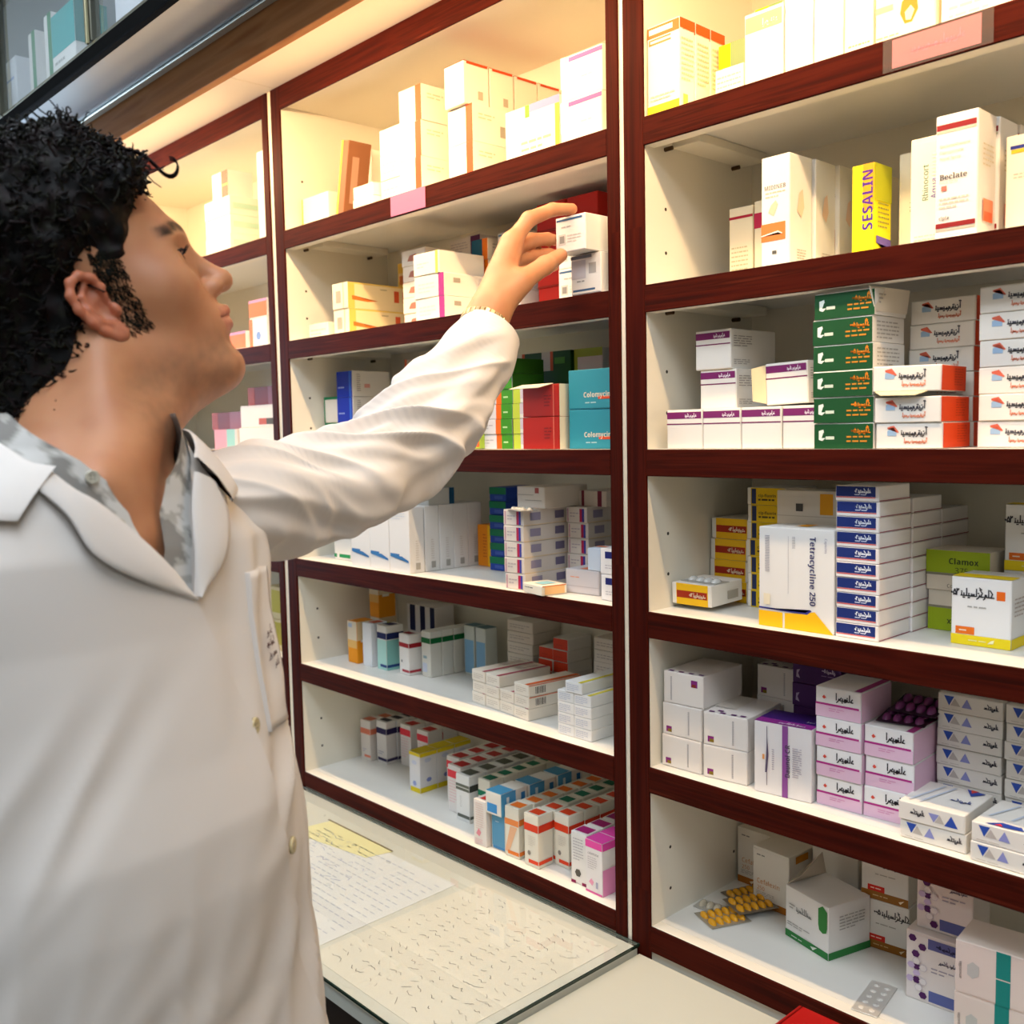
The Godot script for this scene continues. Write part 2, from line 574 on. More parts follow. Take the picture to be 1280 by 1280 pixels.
func room() -> void:
	slab("floor", Vector3(-4.2, -0.12, -0.5), Vector3(2.4, 0.0, 4.0), "474038", mats.panel)
	slab("ceiling", Vector3(-4.2, 2.76, -0.5), Vector3(2.4, 2.9, 4.0), "d4d0c6", mats.plaster)
	slab("wall_back", Vector3(-4.2, 0, -0.42), Vector3(2.4, 2.76, -0.29), "cfc8b8", mats.plaster)
	slab("wall_left", Vector3(-4.32, 0, -0.5), Vector3(-4.2, 2.76, 4.0), "b9b6ae", mats.plaster)
	# daylight window in the left end wall
	var w := MB.new()
	w.box(Vector3(-4.2, 0.95, -0.2), Vector3(-4.15, 2.3, 1.06), 0.004, hex("e8e8e8"))
	struct("window_1", w, mats.matte)
	var win := get_node("window_1")
	var g := MB.new()
	for k in 2:
		g.box(Vector3(-4.152, 1.0, -0.15 + k * 0.59), Vector3(-4.145, 2.25, 0.41 + k * 0.59), 0.001, Color.WHITE)
	part("window_light", g, mats.day, win)
	var l := AreaLight3D.new()
	l.name = "window_daylight"
	l.area_size = Vector2(1.16, 1.25)
	l.light_color = Color(0.8, 0.9, 1.0)
	l.light_energy = DAYLIGHT
	l.area_range = 9.0
	l.shadow_enabled = true
	add_child(l)
	l.position = Vector3(-4.13, 1.62, 0.43)
	l.rotation_degrees = Vector3(0, -90, 0)
	slab("wall_right", Vector3(2.4, 0, -0.5), Vector3(2.52, 2.76, 4.0), "b4ad9f", mats.plaster)
	slab("wall_front", Vector3(-4.2, 0, 4.0), Vector3(2.4, 2.76, 4.12), "b4ad9f", mats.plaster)

func cabinet(i: int) -> void:
	var x0: float = BAYS[i][0]
	var x1: float = BAYS[i][1]
	var t := thing("shelf_cabinet", ["far left mahogany edged shelf cabinet beyond the man's face", "middle mahogany edged shelf cabinet the man reaches into", "right mahogany edged shelf cabinet nearest the viewer"][i], "cabinet", Vector3((x0 + x1) / 2, 0, 0), 0.0, "shelf cabinets")
	var o := -t.position
	var cream := hex("e6e0d0")
	var lw: float = 0.034 if i > 0 else 0.02
	for side in [[x0 - lw, x0, x0], [x1, x1 + 0.0207, x1]]:
		var p := boxpart("side_panel", o + Vector3(side[0], 0.001, BACK), o + Vector3(side[1], 2.237, -0.003), 0.0, cream, mats.panel, t)
		boxpart("edge_band", o + Vector3(side[0], 0.001, -0.003), o + Vector3(side[1], 2.237, 0.001), 0.0008, Color.WHITE, mats.wood_up, p)
		var sg := 1.0 if side[2] == x0 else -1.0
		for k in range(1, 7):        # bored holes for shelf pegs
			for zz in [-0.045, -0.2]:
				for h in [0.045, 0.105]:
					var b := MB.new()
					var c := Vector3(side[2] + sg * 0.0002, SHELF[k] + h + rng.randf_range(-0.004, 0.004), zz)
					for a in 8:
						b.tri(o + c, o + c + Vector3(0, cos(TAU * a / 8), sin(TAU * a / 8)) * 0.0025, o + c + Vector3(0, cos(TAU * (a + 1) / 8), sin(TAU * (a + 1) / 8)) * 0.0025, hex("3a332a"))
					part("peg_hole", b, mats.matte, p)
	boxpart("back_panel", o + Vector3(x0 - 0.01, 0.001, BACK - 0.012), o + Vector3(x1 + 0.01, 2.237, BACK), 0.0, hex("ddd6c4"), mats.panel, t)
	if i < 2:
		boxpart("filler_strip", o + Vector3(x1 + 0.0207, 0.001, -0.03), o + Vector3(BAYS[i + 1][0] - 0.034, 2.237, -0.002), 0.001, hex("efe6d2"), mats.panel, t)
	boxpart("base_board", o + Vector3(x0, 0.001, -0.02), o + Vector3(x1, SHELF[6] - 0.03, -0.004), 0.0, hex("cfc9b8"), mats.panel, t)
	boxpart("top_board", o + Vector3(x0, 2.2, BACK), o + Vector3(x1, 2.225, -0.003), 0.0, cream, mats.panel, t)
	boxpart("top_rail", o + Vector3(x0, 2.192, -0.003), o + Vector3(x1, 2.237, 0.001), 0.0008, Color.WHITE, mats.wood, t)
	for k in range(1, 7):
		var y: float = SHELF[k]
		var lip := LIP if k < 6 or i == 2 else 0.03
		var s := boxpart("shelf", o + Vector3(x0, y - 0.018, BACK), o + Vector3(x1, y, -0.022), 0.0, hex("e4e2da"), mats.panel, t)
		boxpart("shelf_lip", o + Vector3(x0, y - lip, -0.022), o + Vector3(x1, y, -0.003), 0.0006, hex("ebe6d8"), mats.panel, s)
		boxpart("edge_band", o + Vector3(x0, y - lip, -0.003), o + Vector3(x1, y, 0.001), 0.0008, Color.WHITE, mats.wood, s)
		if k < 6:
			for sx in [x0, x1 - 0.045]:
				boxpart("cleat", o + Vector3(sx, y - 0.03, BACK + 0.03), o + Vector3(sx + 0.045, y - 0.018, -0.06), 0.001, cream, mats.panel, s)
			for zz in [-0.045, -0.2]:
				var pb := MB.new()
				pb.tube([o + Vector3(x0, y - 0.034, zz), o + Vector3(x0 + 0.012, y - 0.034, zz)], [0.003, 0.003], 8, hex("5a4630"))
				part("shelf_peg", pb, mats.steel, s)

func cornice() -> void:
	var t := thing("light_cornice", "brown cornice board and cream soffit above the shelf cabinets", "cornice", Vector3(-1.3, 2.15, 0.1))
	var o := -t.position
	var xs := [-2.76, -1.79, -0.873, 0.05]
	for i in 3:
		boxpart("soffit_panel", o + Vector3(xs[i] + 0.001, 2.237, -0.25), o + Vector3(xs[i + 1] - 0.001, 2.247, 0.228), 0.0005, hex("eadfcb"), mats.panel, t)
	boxpart("cornice_board", o + Vector3(-2.76, 2.15, 0.212), o + Vector3(0.05, 2.213, 0.228), 0.001, Color.WHITE, mats.fascia, t)
	boxpart("cornice_batten", o + Vector3(-2.76, 2.213, 0.212), o + Vector3(0.05, 2.237, 0.226), 0.0, hex("4a4038"), mats.matte, t)

func wall_cabinet() -> void:
	var t := thing("wall_cabinet", "grey metal overhead display cabinet with glass doors above cornice", "cabinet", Vector3(-1.5, 2.248, 0.05))
	var o := -t.position
	var grey := hex("8d9299")
	boxpart("bottom_panel", o + Vector3(-2.9, 2.249, -0.25), o + Vector3(0.05, 2.256, 0.228), 0.0, grey, mats.steel, t)
	boxpart("underside_panel", o + Vector3(-2.9, 2.214, 0.2285), o + Vector3(0.05, 2.222, 0.345), 0.0008, hex("a4abb6"), mats.steel, t)
	boxpart("trim_strip", o + Vector3(-2.9, 2.209, 0.231), o + Vector3(0.05, 2.2135, 0.246), 0.001, hex("c3c3b4"), mats.steel, t)
	boxpart("back_panel", o + Vector3(-2.9, 2.256, -0.25), o + Vector3(0.05, 2.7, -0.24), 0.0, hex("5b636b"), mats.matte, t)
	boxpart("top_panel", o + Vector3(-2.9, 2.7, -0.25), o + Vector3(0.05, 2.712, 0.35), 0.0, grey, mats.steel, t)
	boxpart("shelf", o + Vector3(-2.9, 2.2225, 0.232), o + Vector3(0.05, 2.228, 0.336), 0.0, hex("c9d2da"), mats.steel, t)
	boxpart("shelf_back", o + Vector3(-2.9, 2.2225, 0.224), o + Vector3(0.05, 2.6, 0.2315), 0.0, hex("6a737b"), mats.matte, t)
	for sx in [-2.9, 0.04]:
		boxpart("side_panel", o + Vector3(sx, 2.256, -0.24), o + Vector3(sx + 0.01, 2.7, 0.34), 0.0, grey, mats.steel, t)
	boxpart("bottom_rail", o + Vector3(-2.9, 2.205, 0.345), o + Vector3(0.05, 2.23, 0.36), 0.002, hex("12110e"), mats.rail, t)
	boxpart("bottom_track", o + Vector3(-2.9, 2.23, 0.348), o + Vector3(0.05, 2.236, 0.358), 0.001, hex("8b8775"), mats.steel, t)
	for mx in [-2.3, -1.785, -1.05, -0.4]:
		var f := boxpart("door_frame", o + Vector3(mx - 0.009, 2.236, 0.342), o + Vector3(mx + 0.009, 2.7, 0.36), 0.002, hex("4b4a40"), mats.steel, t)
		boxpart("pull_strip", o + Vector3(mx - 0.004, 2.232, 0.36), o + Vector3(mx + 0.004, 2.7, 0.366), 0.001, hex("8f8a6c"), mats.steel, f)
	for g in [[-2.9, -2.309], [-2.291, -1.794], [-1.776, -1.059], [-1.041, -0.409]]:
		var b := MB.new()
		b.quad(o + Vector3(g[0], 2.236, 0.35), o + Vector3(g[1], 2.236, 0.35), o + Vector3(g[1], 2.7, 0.35), o + Vector3(g[0], 2.7, 0.35), Color.WHITE)
		part("glass_door", b, mats.glass, t)

func scribble(b: MB, at: Vector3, dirx: Vector3, diry: Vector3, cols: int, rows: int, cell: Vector2, hgt: float, col: String) -> void:   # handwriting: short pen strokes
	for r in rows:
		for k in cols:
			if rng.randf() < 0.12:
				continue
			var p := at + dirx * (k * cell.x + rng.randf_range(-0.15, 0.15) * cell.x) + diry * (r * cell.y + rng.randf_range(-0.1, 0.1) * cell.y)
			var pts := [p]
			for q in rng.randi_range(2, 4):
				p += dirx * rng.randf_range(0.001, 0.005) * hgt / 0.006 + diry * rng.randf_range(-0.6, 0.6) * hgt
				pts.append(p)
			ribbon(b, pts, 0.0006 + rng.randf() * 0.0005, Vector3.UP, hex(col))

func sheet(called: String, label: String, pts: Array, y: float, col: String) -> Node3D:   # a sheet of paper lying on the counter
	var c := Vector3.ZERO
	for p in pts:
		c += Vector3(p.x, 0, p.y) / pts.size()
	c.y = y
	var t := thing(called, label, "paper", c)
	var b := MB.new()
	var q := []
	for p in pts:
		q.append(Vector3(p.x, y, p.y) - c)
	for k in [0.0003, 0.0]:
		var u := Vector3(0, k, 0)
		if k > 0:
			b.quad(q[0] + u, q[1] + u, q[2] + u, q[3] + u, hex(col))
		else:
			b.quad(q[3], q[2], q[1], q[0], hex(col))
	for i in 4:
		b.quad(q[i], q[(i + 1) % 4], q[(i + 1) % 4] + Vector3(0, 0.0003, 0), q[i] + Vector3(0, 0.0003, 0), hex(col))
	part("sheet", b, mats.matte, t)
	return t

func counters() -> void:
	var t := thing("counter", "cream counter slab under glass in front of middle shelves", "counter", Vector3(-1.6, 0, 0.18))
	var o := -t.position
	boxpart("worktop", o + Vector3(-2.8, 0.798, 0.0025), o + Vector3(-0.877, 0.822, 0.366), 0.002, hex("c6c8bc"), mats.panel, t)
	boxpart("base_cabinet", o + Vector3(-2.8, 0.08, 0.0025), o + Vector3(-0.9, 0.796, 0.3), 0.003, hex("2b130d"), mats.panel, t)
	boxpart("front_rail", o + Vector3(-2.8, 0.75, 0.335), o + Vector3(-0.88, 0.797, 0.36), 0.002, hex("1d110c"), mats.panel, t)
	boxpart("plinth", o + Vector3(-2.8, 0.001, 0.0025), o + Vector3(-0.9, 0.08, 0.26), 0.0, hex("1b1512"), mats.matte, t)
	var u := thing("counter", "lower cream counter in front of right shelves", "counter", Vector3(-0.3, 0, 0.18))
	o = -u.position
	boxpart("worktop", o + Vector3(-0.875, 0.79, 0.0025), o + Vector3(0.6, 0.8145, 0.4), 0.002, hex("c9cabd"), mats.panel, u)
	boxpart("base_cabinet", o + Vector3(-0.875, 0.08, 0.0025), o + Vector3(0.6, 0.789, 0.36), 0.003, hex("2b130d"), mats.panel, u)
	boxpart("plinth", o + Vector3(-0.875, 0.001, 0.0025), o + Vector3(0.6, 0.08, 0.3), 0.0, hex("1b1512"), mats.matte, u)
	# papers under the glass
	var s1 := sheet("prescription_sheet", "white printed form under counter glass beside the coat", [Vector2(-1.62, 0.31), Vector2(-1.2, 0.34), Vector2(-1.21, 0.06), Vector2(-1.58, 0.07)], 0.8222, "d0d4d2")
	var b := MB.new()
	for r in 16:
		var zz := 0.085 + r * 0.014 - s1.position.z
		for k in 22:
			if rng.randf() < 0.75:
				var xx := -1.58 + k * 0.0165 - s1.position.x
				b.quad(Vector3(xx, 0.0007, zz + 0.002), Vector3(xx + 0.012, 0.0007, zz + 0.002), Vector3(xx + 0.012, 0.0007, zz), Vector3(xx, 0.0007, zz), hex("aeb6c2"))
	scribble(b, Vector3(-0.12, 0.0008, -0.06), Vector3.RIGHT, Vector3.BACK, 6, 3, Vector2(0.03, 0.03), 0.012, "7d8cc0")
	part("lettering", b, mats.print, s1)
	var s2 := sheet("ledger_sheet", "large cream sheet with rows of handwriting under counter glass", [Vector2(-1.19, 0.345), Vector2(-0.9, 0.345), Vector2(-0.9, 0.02), Vector2(-1.19, 0.03)], 0.8222, "d2d0c0")
	b = MB.new()
	for k in 6:
		scribble(b, Vector3(-0.125 + k * 0.046, 0.0008, -0.14), Vector3.RIGHT, Vector3.BACK, 2, 17, Vector2(0.016, 0.0172), 0.006, ["8a867c", "78756c", "969086"][k % 3])
	part("handwriting", b, mats.print, s2)
	var s3 := sheet("sticky_note", "pale yellow note with dark edge under counter glass", [Vector2(-1.6, 0.14), Vector2(-1.4, 0.105), Vector2(-1.387, 0.058), Vector2(-1.585, 0.058)], 0.8226, "d8d49a")
	b = MB.new()
	b.box(Vector3(-0.1, 0.0003, -0.035), Vector3(0.105, 0.0009, -0.0315), 0.0, hex("6e5a30"))
	scribble(b, Vector3(-0.06, 0.0008, 0.0), Vector3.RIGHT, Vector3.BACK, 7, 2, Vector2(0.018, 0.02), 0.008, "8a94a8")
	part("handwriting", b, mats.print, s3)
	# the glass over them
	var g := thing("glass_sheet", "clear glass sheet with dark green edge lying on counter", "glass", Vector3(-1.6, 0.8236, 0.18))
	var gb := MB.new()
	gb.quad(Vector3(-1.2, 0.0045, 0.189), Vector3(0.726, 0.0045, 0.189), Vector3(0.726, 0.0045, -0.178), Vector3(-1.2, 0.0045, -0.178), Color.WHITE)
	part("pane", gb, mats.glass, g)
	boxpart("front_edge", Vector3(-1.2, 0.0, 0.187), Vector3(0.726, 0.0045, 0.189), 0.0003, hex("0d2b26"), mats.gloss, g)
	boxpart("end_edge", Vector3(0.724, 0.0, -0.178), Vector3(0.726, 0.0045, 0.187), 0.0003, hex("0d2b26"), mats.gloss, g)
	boxpart("back_edge", Vector3(-1.2, 0.0, -0.178), Vector3(0.724, 0.0045, -0.176), 0.0003, hex("0d2b26"), mats.gloss, g)

# ---------------------------------------------------------------- kinds of carton
const W := "ece7dd"
const INK := "4a4a55"
const GREY := "a8a49c"

func hexagon(face: String, u: float, v: float, ru: float, rv: float, col: String) -> Array:
	var p := []
	for k in 6:
		p.append(u + cos(TAU * k / 6) * ru)
		p.append(v + sin(TAU * k / 6) * rv)
	return ["p", face, p, col]

func make_styles() -> void:
	# right cabinet, top shelf
	style("orange_top", 52, 112, 31, W, [["r", "f", 0.0, 0.86, 1.0, 0.985, "e06a2c"], ["r", "f", 0.06, 0.9, 0.8, 0.96, "f4ead8"], ["r", "f", 0.06, 0.78, 0.75, 0.8, "e87d44"], ["r", "f", 0.06, 0.83, 0.75, 0.845, "e87d44"], ["r", "f", 0.06, 0.78, 0.1, 0.845, "e87d44"], ["r", "f", 0.0, 0.0, 1.0, 0.1, "eedd1c"], ["r", "r", 0.0, 0.88, 1.0, 0.99, "dd5518"], ["w", "r", 0.1, 0.3, 0.9, 0.8, 9, "cfc8a8"], ["r", "r", 0.2, 0.0, 0.5, 0.16, "e8e060"], ["w", "f", 0.1, 0.14, 0.9, 0.22, 2, "d8d0b0"]])
	style("white_small", 42, 39, 50, W, [["w", "f", 0.08, 0.2, 0.9, 0.8, 4, "c8c0a8"]])
	style("yellow_green", 46, 92, 40, "f0dc14", [["r", "f", 0.42, 0.0, 1.0, 1.0, "8fa878"]])
	style("green_head", 53, 89, 50, W, [["r", "f", 0.03, 0.74, 0.97, 0.95, "a9dd86"], ["a", "f", "dfnhydra", 0.85, 0.8, 7, "eef4e4"]])
	style("tall_yellow", 40, 125, 40, W, [["r", "f", 0.0, 0.6, 0.5, 1.0, "f0dc14"], ["r", "f", 0.5, 0.6, 1.0, 1.0, "7da065"]])
	style("hologram", 36, 130, 40, "dfe2e2", [["p", "f", [0.0, 0.62, 1.0, 0.28, 1.0, 0.42, 0.0, 0.8], "f4f2f2"], ["p", "f", [0.0, 0.08, 1.0, 0.02, 1.0, 0.12, 0.0, 0.22], "b9d8cc"], ["p", "f", [0.0, 0.22, 1.0, 0.12, 1.0, 0.26, 0.0, 0.56], "c4c0cc"], ["p", "f", [0.2, 0.16, 0.3, 0.16, 0.7, 0.5, 0.64, 0.5], "eceaf0"], ["p", "f", [0.5, 0.12, 0.58, 0.12, 0.9, 0.4, 0.84, 0.4], "eceaf0"]])
	style("plain_tall", 34, 122, 40, W, [["w", "f", 0.15, 0.02, 0.9, 0.12, 2, "e4d070"], ["r", "f", 0.0, 0.0, 0.04, 1.0, "e0c890"]])
	style("leaf", 66, 58, 40, "efe6c8", [["p", "f", [0.5, 0.3, 0.62, 0.3, 0.72, 0.5, 0.7, 0.7, 0.58, 0.82, 0.45, 0.7, 0.42, 0.5], "7d7a1c"], ["p", "f", [0.52, 0.36, 0.6, 0.34, 0.66, 0.5, 0.6, 0.6, 0.5, 0.5], "e8e0b0"], ["r", "f", 0.0, 0.62, 0.3, 0.72, "d8d890"], ["w", "f", 0.02, 0.05, 0.4, 0.2, 2, "e0d080"]])
	style("plain_wide", 82, 112, 50, W, [["w", "f", 0.1, 0.05, 0.9, 0.2, 2, "dcd4b0"]])
	# right cabinet, second shelf
	style("red_line", 37, 100, 40, "e4d8b8", [["r", "f", 0.0, 0.85, 1.0, 0.885, "a4122c"], ["w", "f", 0.1, 0.1, 0.8, 0.5, 7, "c0b48e"]])
	style("crimson_patch", 37, 103, 40, "e4d8b8", [["r", "f", 0.0, 0.66, 0.5, 0.85, "b01844"]])
	style("inhaler", 39, 131, 48, W, [["t", "f", "MIDINEB", 0.1, 0.72, 5, "8a8682", true], ["w", "f", 0.15, 0.62, 0.85, 0.69, 2, "d8b8a0"], ["p", "f", [0.25, 0.5, 0.45, 0.46, 0.6, 0.56, 0.52, 0.6, 0.35, 0.56], "eec0a0"], ["r", "f", 0.0, 0.24, 0.86, 0.4, "ee7a38"], ["p", "f", [0.0, 0.29, 0.6, 0.31, 0.75, 0.29, 0.75, 0.3, 0.6, 0.325, 0.0, 0.3], "f6ead8"], ["r", "f", 0.4, 0.12, 0.55, 0.15, "50504c"], ["p", "r", [0.3, 0.5, 0.5, 0.44, 0.62, 0.54, 0.55, 0.7, 0.4, 0.66], "f0cdb0"], ["w", "r", 0.3, 0.06, 0.7, 0.16, 4, "b8b09c"]])
	style("green_patch", 34, 112, 34, "e8dcbc", [["r", "f", 0.1, 0.6, 0.95, 0.76, "0c5a3c"]])
	style("sesalin", 27, 103, 40, "f1e312", [["r", "f", 0.5, 0.5, 1.0, 1.0, "f0a218"], ["t", "f", "SESALIN", 0.72, 0.28, 12.5, "50288c", true, 90], ["r", "r", 0.0, 0.6, 1.0, 1.0, "b9bb18"], ["w", "r", 0.2, 0.3, 0.85, 0.6, 6, "9a9440"], ["p", "r", [0.1, 0.14, 0.75, 0.12, 0.95, 0.02, 0.95, 0.2, 0.1, 0.22], "6a55a8"]])
	style("rhinocort", 40, 117, 40, "efe6cc", [["t", "f", "Rhinocort", 0.42, 0.42, 6.4, "3c7450", false, 90], ["t", "f", "Aqua", 0.66, 0.43, 7, "5858a8", false, 90], ["w", "f", 0.12, 0.02, 0.95, 0.12, 3, "c8c0a8"], ["w", "f", 0.6, 0.6, 0.72, 0.85, 8, "c8c8d8"]])
	style("beclate", 43, 126, 46, W, [["r", "f", 0.02, 0.88, 0.96, 0.925, "8c1c1c"], ["r", "f", 0.02, 0.855, 0.96, 0.875, "c0b8a0"], ["r", "f", 0.02, 0.09, 0.96, 0.13, "8c1c1c"], ["r", "f", 0.02, 0.065, 0.96, 0.085, "b8b09c"], ["t", "f", "Beclomethasone", 0.1, 0.75, 3.0, "e0a088"], ["t", "f", "Dipropionate", 0.1, 0.7, 3.0, "e0a088"], ["t", "f", "Nasal Spray", 0.1, 0.65, 3.0, "e0a088"], ["t", "f", "Beclate", 0.1, 0.5, 5.6, "3a3030", true, 0, true], ["t", "f", "Nasal Spray", 0.1, 0.46, 2.6, "b0a898"], ["r", "f", 0.15, 0.39, 0.28, 0.43, "e07060"], ["w", "f", 0.1, 0.24, 0.8, 0.34, 3, "c4bca8"], ["t", "f", "cipla", 0.1, 0.17, 3.4, "605858", true], ["r", "r", 0.25, 0.12, 0.8, 0.3, "f0906a"], ["r", "r", 0.3, 0.12, 0.75, 0.2, "e86a40"], ["w", "r", 0.2, 0.55, 0.8, 0.75, 5, "d0c4a8"]])
	style("navy_stripe_box", 52, 98, 40, "e8dcc0", [["r", "f", 0.08, 0.86, 1.0, 0.895, "28307c"], ["r", "f", 0.1, 0.815, 1.0, 0.855, "d8b020"], ["w", "f", 0.15, 0.55, 0.9, 0.62, 2, "b8b09c"]])
	# right cabinet, third shelf
	style("purple_band", 57, 51, 98, W, [["r", "f", 0.01, 0.77, 0.97, 0.94, "7c2464"], ["r", "f", 0.0, 0.62, 0.99, 0.65, "7c2a58"], ["a", "f", "fravrdy kdyn", 0.84, 0.82, 4.2, "f0e4ea"], ["w", "r", 0.05, 0.55, 0.45, 0.85, 5, "a8a098"], ["w", "r", 0.05, 0.1, 0.4, 0.25, 3, "b0a8a0"]])
	style("green_script", 73, 29.2, 74, W, [["r", "f", 0.0, 0.0, 1.0, 0.96, "0d4c22"], ["p", "f", [0.08, 0.35, 0.14, 0.3, 0.2, 0.42, 0.16, 0.75, 0.08, 0.7], "e8f0e4"], ["p", "f", [0.13, 0.42, 0.2, 0.42, 0.22, 0.75, 0.16, 0.62], "0d4c22"], ["r", "f", 0.2, 0.36, 0.35, 0.48, "d4e0cc"], ["a", "f", "glysyn 500", 0.95, 0.62, 6.2, "ee8a1a"], ["w", "f", 0.56, 0.2, 0.95, 0.54, 2, "d08a24"], ["w", "r", 0.1, 0.1, 0.8, 0.85, 5, "b4aca0"]])
	style("azithro", 74, 27.6, 70, W, [["r", "r", 0.0, 0.02, 0.97, 0.98, "e2481a"], ["w", "r", 0.5, 0.2, 0.85, 0.9, 7, "c03a14"], ["p", "f", [0.18, 0.5, 0.32, 0.5, 0.32, 0.66, 0.26, 0.78, 0.18, 0.7], "9cb8d4"], ["p", "f", [0.18, 0.78, 0.27, 0.84, 0.34, 0.62, 0.36, 0.64, 0.28, 0.9, 0.18, 0.84], "dd6a50"], ["a", "f", "Azytrvmysyn", 0.78, 0.55, 7.2, "4a4a52"], ["a", "f", "Azytrvmysyn rsvl", 0.78, 0.24, 4.2, "df8a6a"]])
	# right cabinet, fourth shelf
	style("yellow_red", 66, 29.3, 72, W, [["r", "f", 0.12, 0.0, 0.92, 1.0, "f0bd16"], ["r", "f", 0.13, 0.32, 0.9, 0.66, "a82c14"], ["a", "f", "mtrvnydazvl 250", 0.86, 0.42, 5.2, "f0dcc0"], ["r", "r", 0.5, 0.2, 0.85, 0.6, "aaa498"]])
	style("navy_yellow", 59, 23.2, 80, W, [["r", "f", 0.1, 0.0, 1.0, 1.0, "e2bd14"], ["r", "f", 0.12, 0.06, 0.24, 0.94, "22305c"], ["t", "f", "cip-fluorin", 0.3, 0.55, 4, "5a4a20", true], ["w", "f", 0.3, 0.15, 0.95, 0.45, 1, "5a4a20"]])
	style("tetra_back", 100, 165, 55, "e2d8c8", [["r", "f", 0.62, 0.82, 0.8, 0.98, "eba41c"], ["r", "f", 0.28, 0.84, 0.38, 0.9, "504c48"], ["r", "f", 0.0, 0.8, 1.0, 0.806, "c8bca8"]])
	style("tetracycline", 102, 124, 55, "e9e6e0", [["r", "f", 0.0, 0.0, 0.33, 0.155, "f6bd10"], ["p", "f", [0.36, 0.0, 1.0, 0.0, 0.76, 0.2, 0.6, 0.165, 0.36, 0.155], "f6bd10"], ["p", "f", [0.0, 0.175, 0.66, 0.165, 0.72, 0.205, 0.7, 0.215, 0.64, 0.182, 0.0, 0.192], "3a3c8c"], ["t", "f", "Tetracycline 250", 0.73, 0.93, 7.8, "3c3e6c", true, -90], ["t", "f", "Capsules", 0.9, 0.92, 3.2, "8a88a0", false, -90], ["r", "f", 0.405, 0.35, 0.41, 0.92, "b8b4b4"], ["w", "f", 0.09, 0.55, 0.15, 0.92, 22, "9a98a8"], ["w", "f", 0.46, 0.8, 0.5, 0.92, 8, "a0a0a8"], ["r", "f", 0.07, 0.22, 0.16, 0.33, "ece0c4"], ["r", "t", 0.4, 0.35, 0.55, 0.8, "eba41c"]], "")
	style("blue_label", 53, 17.4, 76, "ece6e2", [["r", "f", 0.02, 0.3, 0.93, 0.97, "1c2c70"], ["r", "f", 0.02, 0.22, 0.93, 0.28, "d84a4a"], ["a", "f", "flvkstyn 20", 0.82, 0.58, 4.6, "e8ecf4"], ["w", "f", 0.45, 0.34, 0.85, 0.52, 1, "c8d0e4"], ["r", "r", 0.0, 0.03, 1.0, 0.08, "a03a50"]])
	style("lime_top", 74, 48, 62, "ddd2c0", [["r", "f", 0.0, 0.44, 1.0, 1.0, "9cb21a"], ["r", "f", 0.0, 0.38, 1.0, 0.44, "8a8470"], ["t", "f", "Clamox", 0.36, 0.74, 7.0, "33421a", true], ["t", "f", "375", 0.46, 0.51, 7.0, "33421a"], ["t", "f", "Co-amoxiclav", 0.34, 0.12, 4.4, "5a5048"]])
	style("lime_bottom", 74, 48, 62, "ddd2c0", [["r", "f", 0.0, 0.0, 1.0, 0.56, "9cb21a"], ["r", "f", 0.0, 0.56, 1.0, 0.62, "8a8470"], ["t", "f", "375", 0.7, 0.44, 7.0, "33421a", false, 180], ["t", "f", "Clamox", 0.78, 0.22, 7.0, "33421a", true, 180], ["t", "f", "Co-amoxiclav", 0.9, 0.84, 4.4, "5a5048", false, 180]])
	style("cloxacillin", 64, 76, 60, "e9e8e6", [["r", "f", 0.0, 0.0, 1.0, 0.15, "f0d618"], ["r", "r", 0.0, 0.0, 1.0, 0.15, "f0d618"], ["r", "t", 0.0, 0.0, 1.0, 0.42, "e2c414"], ["r", "f", 0.76, 0.7, 0.9, 0.83, "e86a1c"], ["a", "f", "klvgzasylyn 250", 0.72, 0.73, 8.2, "3c3c40"], ["r", "f", 0.08, 0.16, 0.4, 0.27, "e8701c"], ["w", "f", 0.14, 0.19, 0.36, 0.24, 1, "f6e4cc"], ["w", "f", 0.28, 0.54, 0.74, 0.6, 1, "a8a8a4"], ["w", "f", 0.3, 0.05, 0.6, 0.1, 1, "f4e890"], ["p", "f", [0.62, 0.05, 0.72, 0.06, 0.74, 0.12, 0.68, 0.1], "f8f0b8"], ["w", "r", 0.1, 0.45, 0.8, 0.75, 5, "b4a8a0"]])
	# right cabinet, fifth shelf
	style("dot_white", 64, 44, 98, "ebe4dc", [["r", "f", 0.1, 0.1, 0.24, 0.28, "8a2c7c"], ["r", "f", 0.14, 0.1, 0.24, 0.2, "8a7020"], ["w", "f", 0.66, 0.12, 0.7, 0.86, 14, "7a7480"], ["w", "f", 0.74, 0.2, 0.76, 0.8, 9, "a8a0a8"], ["r", "t", 0.1, 0.02, 0.22, 0.07, "5c1c64"], ["r", "t", 0.35, 0.02, 0.47, 0.07, "5c1c64"], ["r", "t", 0.24, 0.1, 0.36, 0.15, "5c1c64"], ["r", "t", 0.6, 0.02, 0.72, 0.07, "5c1c64"], ["r", "t", 0.8, 0.03, 0.92, 0.08, "5c1c64"], ["r", "t", 0.0, 0.3, 0.5, 0.95, "e0d8cc"]])
	style("dot_white_top", 64, 44, 98, "ebe4dc", [["r", "f", 0.7, 0.62, 0.86, 0.84, "8a2c7c"], ["r", "f", 0.72, 0.62, 0.82, 0.72, "8a3020"], ["w", "f", 0.18, 0.1, 0.22, 0.86, 14, "7a7480"], ["r", "t", 0.1, 0.02, 0.22, 0.07, "5c1c64"], ["r", "t", 0.35, 0.02, 0.47, 0.07, "5c1c64"], ["r", "t", 0.6, 0.02, 0.72, 0.07, "5c1c64"], ["r", "t", 0.84, 0.03, 0.96, 0.08, "5c1c64"]])
